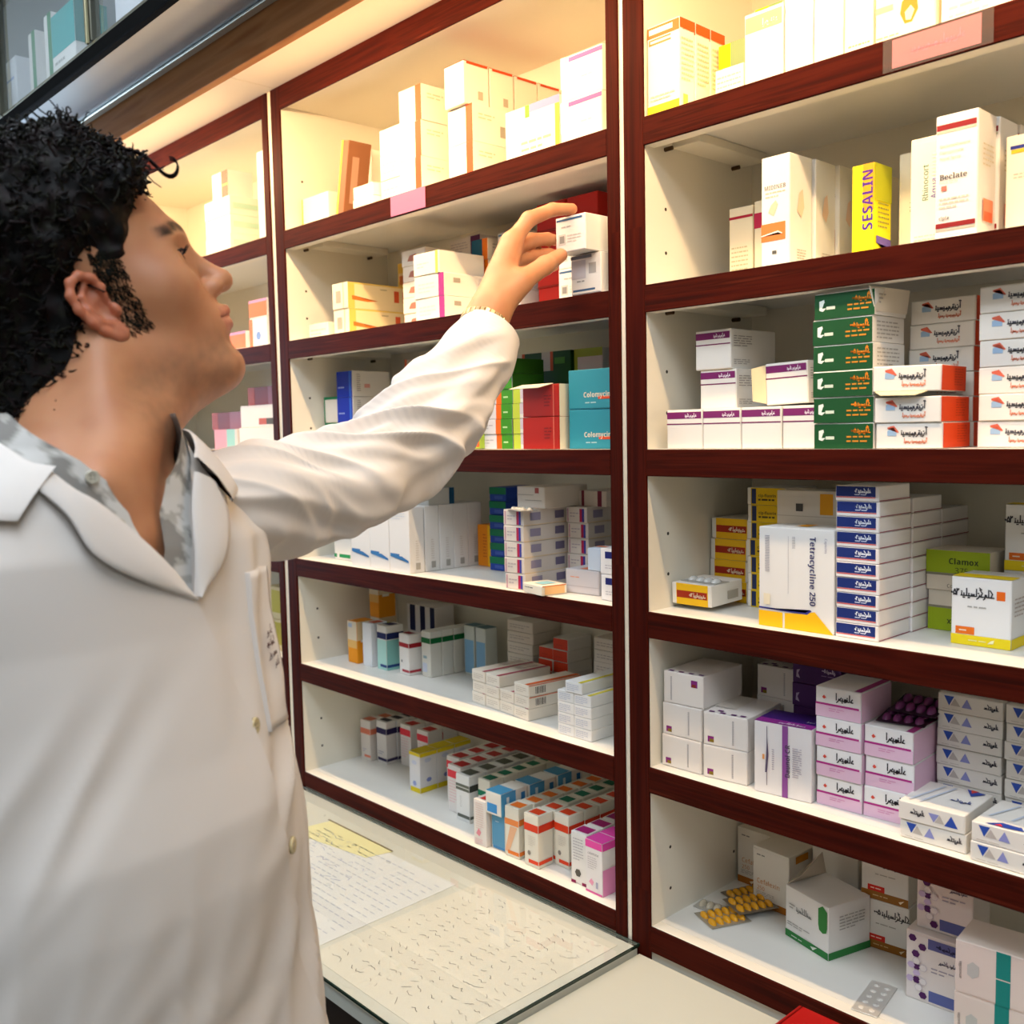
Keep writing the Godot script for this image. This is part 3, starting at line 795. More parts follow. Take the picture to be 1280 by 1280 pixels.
	style("purple_script", 70, 31, 80, "48205c", [["p", "f", [0.08, 0.25, 0.16, 0.2, 0.14, 0.3, 0.11, 0.45, 0.16, 0.6, 0.09, 0.55], "b8a4c0"], ["a", "f", "ptasyn 500", 0.88, 0.62, 5.6, "d8c8dc"], ["w", "f", 0.6, 0.42, 0.95, 0.5, 1, "b090b8"], ["w", "f", 0.75, 0.14, 0.92, 0.24, 1, "c8b4cc"]])
	style("daunal", 76, 92, 58, "e6e2e0", [["r", "t", 0.0, 0.0, 1.0, 0.3, "8e2a88"], ["r", "t", 0.0, 0.3, 1.0, 1.0, "3c1c6c"], ["a", "t", "dvnvl", 0.9, 0.45, 5, "c8c4d8"], ["a", "t", "dvnvl danyal rsy", 0.86, 0.08, 6, "f0d8ec"], ["r", "f", 0.5, 0.0, 0.6, 1.0, "8c4c94"], ["t", "f", "Daunol CR", 0.595, 0.28, 6.2, "4a3858", true, 90], ["r", "f", 0.225, 0.12, 0.235, 0.95, "5a5068"], ["p", "f", [0.2, 0.3, 0.235, 0.3, 0.26, 0.55, 0.235, 0.8, 0.22, 0.55], "5a5068"], ["w", "f", 0.32, 0.35, 0.36, 0.65, 10, "a8a0b0"], ["w", "f", 0.68, 0.3, 0.84, 0.72, 14, "b4acb8"], ["r", "f", 0.15, 0.48, 0.19, 0.55, "e0a060"]], "")
	style("pink_script", 58, 36.6, 80, "eceae8", [["r", "f", 0.0, 0.0, 1.0, 0.42, "e2bcd2"], ["r", "f", 0.0, 0.4, 0.96, 0.47, "b02a80"], ["r", "r", 0.0, 0.0, 1.0, 0.96, "dfb8d0"], ["r", "t", 0.85, 0.0, 1.0, 1.0, "a83c80"], ["a", "f", "danhydra", 0.83, 0.63, 8.2, "2c2830"], ["p", "f", [0.15, 0.66, 0.19, 0.6, 0.24, 0.66, 0.19, 0.74], "d85040"], ["w", "f", 0.3, 0.2, 0.66, 0.34, 2, "d490b8"]])
	var tri := [["p", "f", [0.1, 0.88, 0.18, 0.34, 0.26, 0.88], "2c4ea8"], ["p", "f", [0.2, 0.36, 0.27, 0.8, 0.36, 0.36], "bcb4ac"], ["p", "f", [0.38, 0.34, 0.54, 0.34, 0.46, 0.86], "8c90c8"], ["a", "f", "navptks", 0.94, 0.5, 5.6, "3a3a44"], ["w", "f", 0.08, 0.1, 0.5, 0.18, 1, "c0bab0"]]
	style("triangles", 73, 21, 82, "e6e1d8", tri + [["p", "t", [0.62, 0.98, 0.78, 0.72, 0.92, 0.94], "24409c"], ["p", "t", [0.68, 0.98, 0.74, 0.85, 0.8, 0.98], "cc3428"], ["a", "t", "nav", 0.86, 0.42, 9, "2c4488"], ["a", "t", "ptks", 0.8, 0.34, 7, "2c4488"]] + [["p", "t", [0.1, 0.1, 0.14, 0.1, 0.34, 0.9, 0.3, 0.9], "c4ccd8"], ["p", "t", [0.26, 0.1, 0.3, 0.1, 0.5, 0.9, 0.46, 0.9], "c4ccd8"], ["p", "t", [0.42, 0.1, 0.46, 0.1, 0.6, 0.8, 0.56, 0.8], "c4ccd8"]])
	style("triangles_turned", 73, 21, 82, "e6e1d8", [["p", "f", [0.7, 0.2, 0.9, 0.2, 0.8, 0.8], "2c4ea8"], ["p", "f", [0.46, 0.7, 0.54, 0.24, 0.62, 0.7], "8c90c8"], ["p", "f", [0.56, 0.26, 0.63, 0.7, 0.7, 0.26], "bcb4ac"], ["a", "f", "navptks", 0.4, 0.45, 5.6, "3a3a44"], ["p", "t", [0.62, 0.98, 0.78, 0.72, 0.92, 0.94], "24409c"], ["p", "t", [0.68, 0.98, 0.74, 0.85, 0.8, 0.98], "cc3428"], ["a", "t", "navptks", 0.9, 0.42, 8, "2c4488"], ["p", "t", [0.1, 0.1, 0.14, 0.1, 0.34, 0.9, 0.3, 0.9], "c4ccd8"], ["p", "t", [0.26, 0.1, 0.3, 0.1, 0.5, 0.9, 0.46, 0.9], "c4ccd8"]])
	style("triangles_front", 73, 21, 82, "e6e1d8", tri + [["p", "t", [0.18, 0.02, 0.5, 0.02, 0.62, 0.14, 0.36, 0.16], "24409c"], ["p", "t", [0.3, 0.03, 0.42, 0.03, 0.36, 0.1], "d8342c"], ["p", "t", [0.5, 0.02, 0.7, 0.05, 0.62, 0.16], "24409c"], ["p", "t", [0.1, 0.3, 0.14, 0.3, 0.34, 0.9, 0.3, 0.9], "c4ccd8"], ["p", "t", [0.42, 0.3, 0.46, 0.3, 0.6, 0.9, 0.56, 0.9], "c4ccd8"]])
	# right cabinet, bottom shelf
	style("amber_foot", 62, 86, 74, "e2dacb", [["r", "f", 0.0, 0.0, 1.0, 0.12, "b06a18"], ["r", "r", 0.0, 0.0, 1.0, 0.12, "b06a18"], ["t", "f", "Cefalexin", 0.12, 0.42, 7, "c8883c"], ["t", "f", "250", 0.12, 0.3, 6, "c8883c"], ["w", "f", 0.12, 0.84, 0.42, 0.9, 1, "8a847c"], ["w", "f", 0.1, 0.17, 0.6, 0.25, 3, "a49c90"], ["r", "r", 0.2, 0.84, 0.6, 0.96, "c8801c"], ["p", "f", [0.34, 0.06, 0.4, 0.02, 0.48, 0.1, 0.4, 0.05], "f0e0c0"]])
	style("green_foot", 79, 71, 74, "e6e2dc", [["r", "f", 0.0, 0.0, 1.0, 0.14, "2c7c3c"], ["r", "r", 0.0, 0.0, 1.0, 0.14, "2c7c3c"], ["p", "f", [0.8, 0.5, 0.88, 0.46, 0.96, 0.5, 0.98, 0.6, 0.98, 0.9, 0.88, 0.98, 0.78, 0.9, 0.78, 0.6], "2c7c34"], ["a", "f", "sfalksyn", 0.62, 0.6, 8, "8a8a86"], ["w", "f", 0.1, 0.58, 0.24, 0.7, 2, "a8a49c"], ["w", "f", 0.05, 0.24, 0.6, 0.33, 2, "a8a49c"], ["w", "f", 0.15, 0.04, 0.5, 0.09, 1, "c8dcc8"], ["p", "f", [0.6, 0.08, 0.66, 0.03, 0.76, 0.12, 0.66, 0.07], "f0f4e8"], ["w", "r", 0.25, 0.5, 0.9, 0.8, 5, "a8a49c"]], "")
	style("plain_cube", 70, 96, 48, "ddd6ca", [])
	style("brown_foot", 62, 66, 68, "e2dcd2", [["r", "f", 0.0, 0.0, 1.0, 0.17, "96601c"], ["r", "f", 0.14, 0.17, 0.5, 0.29, "d0281c"], ["w", "f", 0.2, 0.2, 0.44, 0.26, 1, "f0d0c0"], ["a", "f", "klvgzasylyn 500", 1.02, 0.72, 8.4, "4a4640"], ["w", "f", 0.3, 0.5, 0.95, 0.56, 1, "b0a89c"], ["w", "f", 0.25, 0.06, 0.7, 0.12, 1, "c8a870"], ["p", "f", [0.8, 0.08, 0.84, 0.04, 0.92, 0.13, 0.84, 0.08], "f0e0c0"]])
	var hx := [["r", "f", 0.42, 0.04, 0.98, 0.2, "5a649c"], ["r", "f", 0.4, 0.8, 0.99, 0.95, "5a5c90"], ["a", "f", "sfvrksym 500", 0.96, 0.85, 5.4, "2c2c4c"], ["a", "f", "dlvn ylksyr", 0.9, 0.64, 4.6, "6a6678"], ["w", "f", 0.46, 0.46, 0.88, 0.56, 2, "a49ca8"]]
	for q in [[0.12, 0.9], [0.3, 0.8], [0.18, 0.68], [0.2, 0.5], [0.2, 0.3], [0.32, 0.1]]:
		hx.append(hexagon("f", q[0], q[1], 0.075, 0.055, "4c1858"))
	for q in [[0.1, 0.5], [0.08, 0.3], [0.2, 0.4]]:
		hx.append(hexagon("f", q[0], q[1], 0.07, 0.05, "c4b0d0"))
	for q in [[0.32, 0.5], [0.32, 0.3], [0.24, 0.2], [0.2, 0.58]]:
		hx.append(hexagon("f", q[0], q[1], 0.075, 0.055, "c8bcc4"))
		hx.append(hexagon("f", q[0], q[1], 0.066, 0.048, "e4dcd8"))
	style("hexagons", 65, 85, 60, "e2d8d2", hx)
	style("teal_stripe", 92, 60, 60, "e6d8cc", [["r", "f", 0.46, 0.0, 0.62, 1.0, "1c8a80"], ["r", "f", 0.46, 0.48, 0.62, 0.5, "e6d8cc"], ["r", "f", 0.82, 0.0, 0.9, 1.0, "6a9c94"], ["p", "f", [0.14, 0.4, 0.2, 0.34, 0.27, 0.42, 0.27, 0.6, 0.2, 0.66, 0.14, 0.58], "c4c4bc"], ["t", "f", "amoxicillin", 0.06, 0.28, 3, "5a4c4c", false, 90]])
	# middle cabinet
	style("white_yellow_edge", 95, 60, 60, "f0ecdf", [["r", "f", 0.0, 0.0, 0.05, 1.0, "e8dc50"]])
	style("white_tall", 58, 140, 40, "f0ecdf", [])
	style("brown_slim", 24, 140, 50, "8c5a3c", [["r", "f", 0.0, 0.0, 0.25, 1.0, "e8b838"], ["r", "r", 0.2, 0.2, 0.5, 0.8, "b08870"]])
	style("white_flat", 62, 22, 80, "f0ecdf", [["w", "f", 0.1, 0.3, 0.9, 0.7, 2, "e0d4b8"]])
	style("white_block", 74, 44, 70, "f0ecdf", [["w", "f", 0.1, 0.2, 0.7, 0.7, 3, "e0d4b8"]])
	style("orange_edge", 62, 59, 118, "efe8d8", [["r", "f", 0.74, 0.0, 1.0, 1.0, "dd4a1c"], ["w", "r", 0.1, 0.6, 0.4, 0.8, 2, "d8c8a8"], ["r", "r", 0.5, 0.25, 0.6, 0.55, "a8a090"]])
	style("orange_lid", 50, 66, 52, "efe8d8", [["r", "t", 0.0, 0.0, 1.0, 1.0, "d04a20"], ["r", "r", 0.1, 0.94, 0.95, 1.0, "d04a20"], ["r", "r", 0.55, 0.15, 0.75, 0.35, "b8ac98"]])
	style("green_violet", 117, 82, 60, "f0ecdf", [["r", "f", 0.38, 0.78, 0.46, 1.0, "6aa828"], ["r", "f", 0.46, 0.86, 1.0, 1.0, "b488b8"], ["r", "f", 0.92, 0.0, 1.0, 0.86, "e8a038"], ["w", "f", 0.3, 0.15, 0.85, 0.4, 2, "d8d890"], ["r", "f", 0.0, 0.0, 0.12, 0.1, "8cc040"]])
	style("violet_line", 80, 62, 60, "f0ecdf", [["r", "f", 0.2, 0.86, 1.0, 0.96, "a058a0"], ["w", "f", 0.5, 0.4, 0.95, 0.5, 1, "c8a8c8"], ["r", "f", 0.0, 0.3, 0.14, 1.0, "a8c0e4"]])
	style("amber_long", 52, 49, 150, "efe4c8", [["r", "r", 0.0, 0.0, 1.0, 1.0, "e9c25c"], ["r", "r", 0.1, 0.0, 0.95, 0.94, "ecd4a0"], ["p", "r", [0.06, 0.5, 0.3, 0.36, 0.46, 0.34, 0.3, 0.28, 0.06, 0.34], "e0742c"], ["r", "r", 0.72, 0.35, 0.8, 0.8, "dc5a30"], ["r", "r", 0.86, 0.35, 0.94, 0.8, "dc5a30"], ["w", "r", 0.5, 0.75, 0.68, 0.85, 1, "a89870"], ["r", "f", 0.25, 0.25, 0.55, 0.7, "e8a890"], ["r", "f", 0.7, 0.0, 0.75, 1.0, "e8c890"]])
	style("amber_short", 60, 51, 58, "e4b848", [["r", "f", 0.05, 0.3, 0.95, 0.6, "e8cc90"], ["r", "f", 0.1, 0.15, 0.7, 0.5, "cc6c30"], ["r", "r", 0.2, 0.35, 0.8, 0.55, "a83c18"]])
	style("white_green", 36, 110, 40, "e6e2d4", [["r", "f", 0.4, 0.0, 0.65, 1.0, "5c8c5c"]])
	style("pale_low", 70, 30, 60, "efe8d4", [["w", "f", 0.1, 0.2, 0.9, 0.7, 2, "e0d4b0"]])
	style("yellow_line", 70, 37, 100, "efe6d2", [["r", "f", 0.86, 0.0, 0.96, 1.0, "ecdc58"], ["w", "f", 0.15, 0.3, 0.6, 0.6, 2, "d8ccb4"]])
	style("magenta_edge", 80, 38, 100, "efe6d2", [["r", "f", 0.82, 0.0, 1.0, 1.0, "a8307c"], ["w", "f", 0.15, 0.2, 0.7, 0.7, 3, "dcd0c0"], ["r", "r", 0.2, 0.6, 0.35, 0.8, "a89c88"]])
	style("pill_picture", 70, 28, 70, "e8dccb", [["p", "f", [0.25, 0.3, 0.5, 0.25, 0.75, 0.4, 0.6, 0.7, 0.35, 0.65], "b0705c"]])
	style("plum_edge", 86, 32, 80, "ddd2c8", [["r", "f", 0.7, 0.0, 1.0, 1.0, "5a1c48"], ["w", "f", 0.05, 0.2, 0.6, 0.8, 4, "b8acac"]])
	style("teal_orange", 42, 36, 100, "e6dccb", [["r", "f", 0.0, 0.0, 0.66, 1.0, "1c5a74"], ["r", "f", 0.66, 0.0, 0.98, 1.0, "ee7c1c"], ["w", "r", 0.1, 0.5, 0.7, 0.8, 2, "b8ac9c"]])
	style("red_carton", 66, 45, 70, "a81a12", [["r", "f", 0.0, 0.0, 1.0, 0.06, "7c120c"]])
	style("blue_line", 57, 49, 60, "e8e4dc", [["r", "f", 0.04, 0.88, 0.9, 0.94, "3a5c84"], ["w", "f", 0.2, 0.66, 0.6, 0.76, 1, "b4b0ac"], ["r", "f", 0.1, 0.22, 0.34, 0.52, "c8c4bc"], ["r", "f", 0.14, 0.27, 0.3, 0.47, "8a8884"], ["w", "f", 0.4, 0.25, 0.85, 0.5, 3, "cfcac2"]])
	style("blue_foot", 57, 55, 60, "e8e4dc", [["r", "f", 0.06, 0.08, 0.8, 0.13, "3a5c84"], ["w", "f", 0.2, 0.28, 0.6, 0.38, 1, "9a9894"], ["r", "f", 0.6, 0.5, 0.84, 0.76, "a8a49e"], ["r", "f", 0.02, 0.4, 0.5, 0.86, "c4bfc0"], ["r", "f", 0.0, 0.9, 0.7, 0.98, "6a707c"]])
	style("blue_block", 56, 51, 90, "d8d2c8", [["r", "f", 0.0, 0.0, 0.96, 1.0, "1c38b4"], ["w", "f", 0.1, 0.3, 0.7, 0.45, 1, "a8b8e8"], ["r", "f", 0.78, 0.0, 0.9, 1.0, "3a70d8"], ["w", "r", 0.1, 0.2, 0.2, 0.9, 9, "989088"], ["r", "r", 0.3, 0.35, 0.45, 0.5, "c89088"]])
	style("green_rim", 50, 52, 60, "e4dcd0", [["r", "f", 0.0, 0.9, 1.0, 1.0, "0c7a4c"], ["r", "f", 0.0, 0.0, 0.08, 1.0, "2c8c5c"], ["r", "r", 0.0, 0.0, 1.0, 1.0, "0c8a54"]])
	style("grey_print", 150, 58, 70, "c4b8ac", [["r", "f", 0.15, 0.72, 0.9, 0.8, "3a3430"], ["w", "f", 0.2, 0.5, 0.7, 0.6, 1, "7a706a"], ["r", "f", 0.0, 0.0, 0.05, 1.0, "c8603a"]])
	style("lime_orange", 40, 40, 60, "a8c848", [["r", "f", 0.0, 0.06, 1.0, 0.48, "dd6428"], ["r", "f", 0.0, 0.9, 1.0, 1.0, "e8924c"]])
	style("green_strip", 76, 23.4, 70, "d8d6dc", [["r", "f", 0.5, 0.0, 0.66, 1.0, "e2661c"], ["r", "f", 0.66, 0.0, 1.0, 1.0, "3c8c1c"], ["w", "f", 0.72, 0.3, 0.96, 0.6, 1, "b8dca0"], ["w", "f", 0.06, 0.3, 0.42, 0.7, 2, "b4b0b8"], ["r", "r", 0.0, 0.0, 1.0, 1.0, "2c6414"]])
	style("lime_bits", 32, 23.4, 50, "dce0dc", [["r", "f", 0.0, 0.0, 0.5, 1.0, "b8cc3c"], ["r", "f", 0.5, 0.3, 1.0, 1.0, "c8c4d0"]])
	style("dark_green", 66, 52, 60, "1c4c10", [["r", "f", 0.0, 0.4, 0.3, 1.0, "cfc8c0"], ["r", "f", 0.3, 0.4, 0.4, 1.0, "c04c1c"], ["r", "f", 0.45, 0.6, 0.8, 0.8, "4c8c2c"]])
	style("red_block", 78, 48, 62, "a8180c", [["r", "r", 0.0, 0.0, 1.0, 1.0, "e6dcc4"], ["r", "f", 0.84, 0.0, 0.87, 1.0, "c8604c"], ["w", "f", 0.6, 0.3, 0.8, 0.7, 4, "7c120c"]])
	style("teal_block", 84, 57, 62, "3090a4", [["t", "f", "Colomycin", 0.36, 0.36, 7.5, "e4dcc8", true], ["r", "f", 0.7, 0.24, 0.96, 0.32, "d84c24"], ["w", "f", 0.4, 0.12, 0.66, 0.2, 1, "a8d0d4"]])
	style("lime_white", 60, 52, 60, "d4ccc4", [["r", "f", 0.0, 0.75, 1.0, 1.0, "a0b038"], ["r", "f", 0.0, 0.0, 0.12, 1.0, "a0b038"]])
	style("big_white", 60, 118, 33, "e4e2de", [["p", "f", [0.05, 0.235, 0.6, 0.2, 0.95, 0.16, 0.95, 0.19, 0.62, 0.25, 0.5, 0.25, 0.5, 0.28, 0.05, 0.285], "2c70ac"], ["w", "f", 0.1, 0.8, 0.8, 0.92, 3, "d0d4dc"], ["r", "r", 0.4, 0.05, 0.7, 0.15, "a8a49c"], ["w", "r", 0.4, 0.18, 0.6, 0.5, 9, "cfcac2"]], "t")
	style("flat_white", 120, 30, 60, "c8c8c4", [["w", "f", 0.1, 0.55, 0.5, 0.75, 1, "6a7078"], ["r", "f", 0.1, 0.06, 0.5, 0.2, "7a98ac"], ["r", "r", 0.8, 0.0, 1.0, 1.0, "1c4c6c"]])
	style("green_label", 60, 60, 50, "e8e6e0", [["r", "f", 0.3, 0.08, 0.95, 0.2, "1c8c54"], ["r", "f", 0.0, 0.08, 0.16, 0.2, "1c8c54"]])
	style("orange_upright", 52, 77, 48, "e88a14", [["r", "f", 0.55, 0.0, 1.0, 1.0, "f0b418"], ["w", "f", 0.3, 0.2, 0.5, 0.8, 8, "c8640c"]])
	style("green_blue", 44, 24.6, 80, "1c3c94", [["r", "f", 0.0, 0.5, 1.0, 1.0, "14704c"], ["r", "f", 0.3, 0.15, 0.8, 0.4, "3c58a8"]])
	style("red_blue", 44, 24.8, 120, "e0d6cc", [["r", "f", 0.66, 0.05, 0.78, 0.9, "b4244c"], ["r", "f", 0.78, 0.05, 0.88, 0.9, "3c409c"], ["r", "f", 0.08, 0.05, 0.13, 0.9, "c08898"], ["w", "f", 0.2, 0.3, 0.6, 0.7, 2, "b8acb0"], ["r", "r", 0.12, 0.3, 0.32, 0.8, "9890a8"], ["r", "r", 0.6, 0.3, 0.78, 0.8, "746c88"], ["r", "r", 0.0, 0.0, 1.0, 0.05, "e8d0a8"]])
	style("ribbed_white", 62, 34, 100, "ddd2c4", [["r", "f", 0.66, 0.7, 0.8, 0.95, "a84c40"], ["r", "f", 0.0, 0.6, 0.6, 0.63, "a89c8c"], ["r", "f", 0.3, 0.35, 0.9, 0.38, "a89c8c"]])
	style("peach_flat", 54, 15, 45, "ece2cc", [["r", "r", 0.1, 0.1, 0.9, 0.9, "f0be80"], ["r", "t", 0.3, 0.2, 0.75, 0.75, "90c4cc"], ["w", "f", 0.1, 0.5, 0.6, 0.75, 1, "6a6660"], ["r", "r", 0.0, 0.9, 0.95, 1.0, "e07c3c"]])
	style("grey_orange", 66, 37, 62, "cfc8c8", [["w", "f", 0.15, 0.62, 0.5, 0.74, 1, "e8a080"], ["r", "t", 0.35, 0.1, 0.7, 0.4, "e08058"], ["r", "f", 0.0, 0.3, 1.0, 0.32, "b8b0b0"]])
	style("pale_blue_slim", 26, 34, 40, "cfd8e4", [["r", "t", 0.0, 0.4, 1.0, 0.7, "d87848"]])
	style("navy_label", 46, 38, 60, "e8e6e6", [["r", "f", 0.2, 0.62, 0.96, 0.88, "1c2068"], ["w", "f", 0.2, 0.2, 0.8, 0.4, 2, "c0bcc4"]])
	style("red_stripe", 60, 25, 70, "d8ccbf", [["r", "f", 0.12, 0.0, 0.22, 1.0, "742034"], ["r", "f", 0.7, 0.0, 0.85, 1.0, "742034"]])
	style("orange_fade", 33, 86, 42, "e8931c", [["r", "f", 0.0, 0.55, 1.0, 1.0, "ddd0b8"], ["r", "f", 0.1, 0.85, 0.5, 0.95, "a8b8d0"], ["r", "f", 0.0, 0.36, 1.0, 0.55, "e4b468"], ["p", "r", [0.3, 0.75, 0.6, 0.7, 0.7, 0.85, 0.4, 0.88], "98b838"], ["r", "r", 0.0, 0.55, 1.0, 1.0, "ddc498"], ["r", "r", 0.2, 0.5, 0.6, 0.56, "e8e0d0"], ["p", "r", [0.3, 0.75, 0.6, 0.7, 0.7, 0.85, 0.4, 0.88], "98b838"]])
	style("white_slim", 30, 88, 40, "dde0e4", [["r", "t", 0.3, 0.2, 1.0, 0.8, "c85c44"]])
	style("mint_navy", 33, 88, 40, "dcd8d0", [["r", "f", 0.0, 0.0, 1.0, 0.68, "a8d4cc"], ["r", "f", 0.0, 0.7, 1.0, 0.84, "1c2458"], ["r", "r", 0.0, 0.7, 1.0, 0.84, "1c2458"], ["r", "r", 0.0, 0.0, 1.0, 0.68, "84bcb4"], ["r", "f", 0.3, 0.06, 1.0, 0.12, "24407c"], ["r", "r", 0.0, 0.06, 1.0, 0.12, "24407c"], ["r", "t", 0.1, 0.25, 0.9, 0.75, "28284c"]])
	style("red_collar", 34, 79, 30, "e2ded8", [["r", "f", 0.0, 0.68, 1.0, 0.79, "9c1c24"], ["r", "r", 0.0, 0.68, 1.0, 0.79, "9c1c24"], ["r", "f", 0.3, 0.07, 1.0, 0.13, "a8303c"], ["r", "r", 0.0, 0.07, 0.9, 0.13, "a8303c"], ["r", "t", 0.1, 0.2, 0.8, 0.7, "8c2028"], ["r", "f", 0.2, 0.3, 0.35, 0.36, "8a8c8c"]])
	style("green_collar", 29, 88, 26, "d8d6cc", [["r", "f", 0.0, 0.74, 1.0, 0.86, "0c6430"], ["r", "r", 0.0, 0.74, 1.0, 0.86, "0c6430"], ["r", "f", 0.2, 0.4, 0.6, 0.46, "8ca8b0"], ["r", "f", 0.1, 0.1, 0.6, 0.3, "c4ccdc"]])
	style("sky_side", 30, 96, 28, "c4c8c0", [["r", "f", 0.05, 0.05, 0.95, 0.72, "7ca8c8"], ["r", "t", 0.0, 0.0, 1.0, 1.0, "5c7c84"]])
	style("navy_bars", 90, 118, 50, "d4ccc4", [["r", "f", 0.1, 0.55, 0.3, 1.0, "14183c"], ["r", "f", 0.48, 0.55, 0.66, 1.0, "14183c"], ["r", "f", 0.84, 0.55, 1.0, 1.0, "14183c"]])
	style("pale_pack", 39, 19, 110, "e6dccb", [["w", "f", 0.15, 0.25, 0.85, 0.75, 3, "c4b8a8"], ["r", "t", 0.75, 0.0, 0.95, 1.0, "b04858"], ["r", "t", 0.1, 0.5, 0.5, 0.9, "c8b8ac"]])
	style("barcode_pack", 39, 19, 110, "e6dccb", [["w", "f", 0.15, 0.25, 0.85, 0.75, 3, "c4b8a8"], ["r", "t", 0.7, 0.0, 0.95, 1.0, "d8642c"], ["r", "r", 0.0, 0.92, 1.0, 1.0, "d87040"]] + bars())
	style("lemon_pack", 34.5, 17, 110, "e4e2de", [["w", "f", 0.1, 0.15, 0.8, 0.8, 4, "b4b8c8"], ["r", "t", 0.75, 0.0, 0.95, 1.0, "d8c838"]])
	style("beige_pack", 68, 20, 70, "d0c4b4", [["w", "f", 0.1, 0.25, 0.9, 0.7, 2, "a89c90"]])
	style("vermilion_pack", 36, 20.5, 60, "d8d0c4", [["r", "f", 0.02, 0.04, 0.98, 0.96, "cc3a14"], ["w", "f", 0.2, 0.3, 0.8, 0.5, 1, "b43010"]])
	style("coral_bands", 33, 86, 34, "dcd4cc", [["r", "f", 0.0, 0.66, 1.0, 0.8, "dd7c60"], ["r", "r", 0.0, 0.66, 1.0, 0.8, "dd7c60"], ["r", "f", 0.35, 0.08, 1.0, 0.14, "dd7c60"], ["r", "t", 0.1, 0.1, 0.9, 0.7, "cc7054"], ["w", "f", 0.2, 0.2, 0.6, 0.3, 2, "a8a4b8"]])
	style("navy_bands", 34, 90, 26, "d8d4d0", [["r", "f", 0.0, 0.7, 1.0, 0.84, "28204c"], ["r", "r", 0.0, 0.7, 1.0, 0.84, "28204c"], ["r", "f", 0.1, 0.06, 1.0, 0.13, "2c2450"], ["r", "r", 0.0, 0.06, 1.0, 0.13, "2c2450"], ["r", "t", 0.1, 0.2, 0.9, 0.8, "282430"], ["w", "f", 0.15, 0.2, 0.7, 0.3, 2, "8c8ca8"]])
	style("red_square", 36, 88, 38, "dcd6d0", [["r", "t", 0.2, 0.15, 0.95, 0.75, "b01c1c"], ["r", "f", 0.0, 0.74, 1.0, 0.9, "d83440"], ["w", "f", 0.1, 0.2, 0.8, 0.7, 8, "dcb8b8"]])
	style("yellow_bands", 33, 78, 42, "dedcdc", [["r", "f", 0.0, 0.92, 1.0, 1.0, "dcc41c"], ["r", "r", 0.0, 0.9, 1.0, 1.0, "dcc41c"], ["r", "t", 0.0, 0.0, 1.0, 1.0, "c8b014"], ["r", "f", 0.1, 0.0, 1.0, 0.12, "dcc41c"], ["r", "r", 0.0, 0.0, 1.0, 0.13, "dcc41c"], hexagon("f", 0.5, 0.22, 0.18, 0.07, "98a4d4"), hexagon("r", 0.5, 0.3, 0.16, 0.06, "7c88c0"), hexagon("f", 0.5, 0.75, 0.25, 0.06, "ccd0e0"), hexagon("r", 0.45, 0.8, 0.22, 0.06, "c4c8d8")])
	style("grey_collar", 36, 85, 40, "dcdcd8", [["r", "f", 0.0, 0.66, 1.0, 0.8, "5c6054"], ["r", "r", 0.0, 0.66, 1.0, 0.8, "40443c"], ["r", "f", 0.0, 0.72, 1.0, 0.74, "c8c8c0"], ["r", "f", 0.1, 0.08, 1.0, 0.15, "5c6058"], ["r", "r", 0.0, 0.08, 1.0, 0.14, "5c6058"], ["r", "t", 0.15, 0.15, 0.9, 0.75, "4c5044"], ["w", "f", 0.3, 0.3, 0.45, 0.55, 6, "c0c0bc"]])
	style("rose_print", 30, 78, 34, "e4dcd4", [["r", "t", 0.3, 0.2, 1.0, 0.9, "d83c34"], ["w", "f", 0.2, 0.35, 0.8, 0.95, 12, "dcc0b4"], ["p", "f", [0.2, 0.25, 0.45, 0.2, 0.6, 0.3, 0.4, 0.38], "e08a94"], ["w", "f", 0.1, 0.02, 0.7, 0.15, 4, "e0a8a8"]])
	style("sky_front", 33, 62, 60, "dcd8d0", [["r", "f", 0.05, 0.1, 0.95, 1.0, "5c9cc0"], ["w", "f", 0.3, 0.75, 0.7, 0.8, 1, "d0e0e8"], ["r", "f", 0.1, 0.03, 0.95, 0.1, "3c84bc"]])
	style("sky_lying", 36, 38, 62, "e4ded4", [["r", "f", 0.1, 0.1, 0.75, 0.5, "3c8cc8"], ["r", "r", 0.0, 0.0, 0.55, 1.0, "4c98c8"], ["r", "t", 0.0, 0.0, 1.0, 0.5, "4c98c0"], ["r", "r", 0.2, 0.2, 0.3, 0.8, "d8e4e8"], ["r", "r", 0.75, 0.2, 0.9, 0.8, "2c70a8"]])
	style("orange_squares", 31, 84, 34, "e2dccb", [["r", "t", 0.2, 0.15, 0.95, 0.7, "e87420"], ["r", "f", 0.0, 0.64, 1.0, 0.76, "e88a48"], ["r", "r", 0.0, 0.66, 1.0, 0.78, "e0762c"], ["p", "f", [0.0, 0.1, 0.3, 0.1, 0.9, 0.62, 0.4, 0.62], "e8b48c"], ["r", "f", 0.2, 0.06, 1.0, 0.13, "e87c2c"], ["r", "r", 0.0, 0.06, 0.95, 0.14, "e87c2c"]])
	style("green_squares", 31, 84, 34, "e2dccb", [["r", "t", 0.15, 0.15, 0.85, 0.75, "0c6c50"], ["r", "f", 0.0, 0.64, 1.0, 0.76, "0c7454"]])
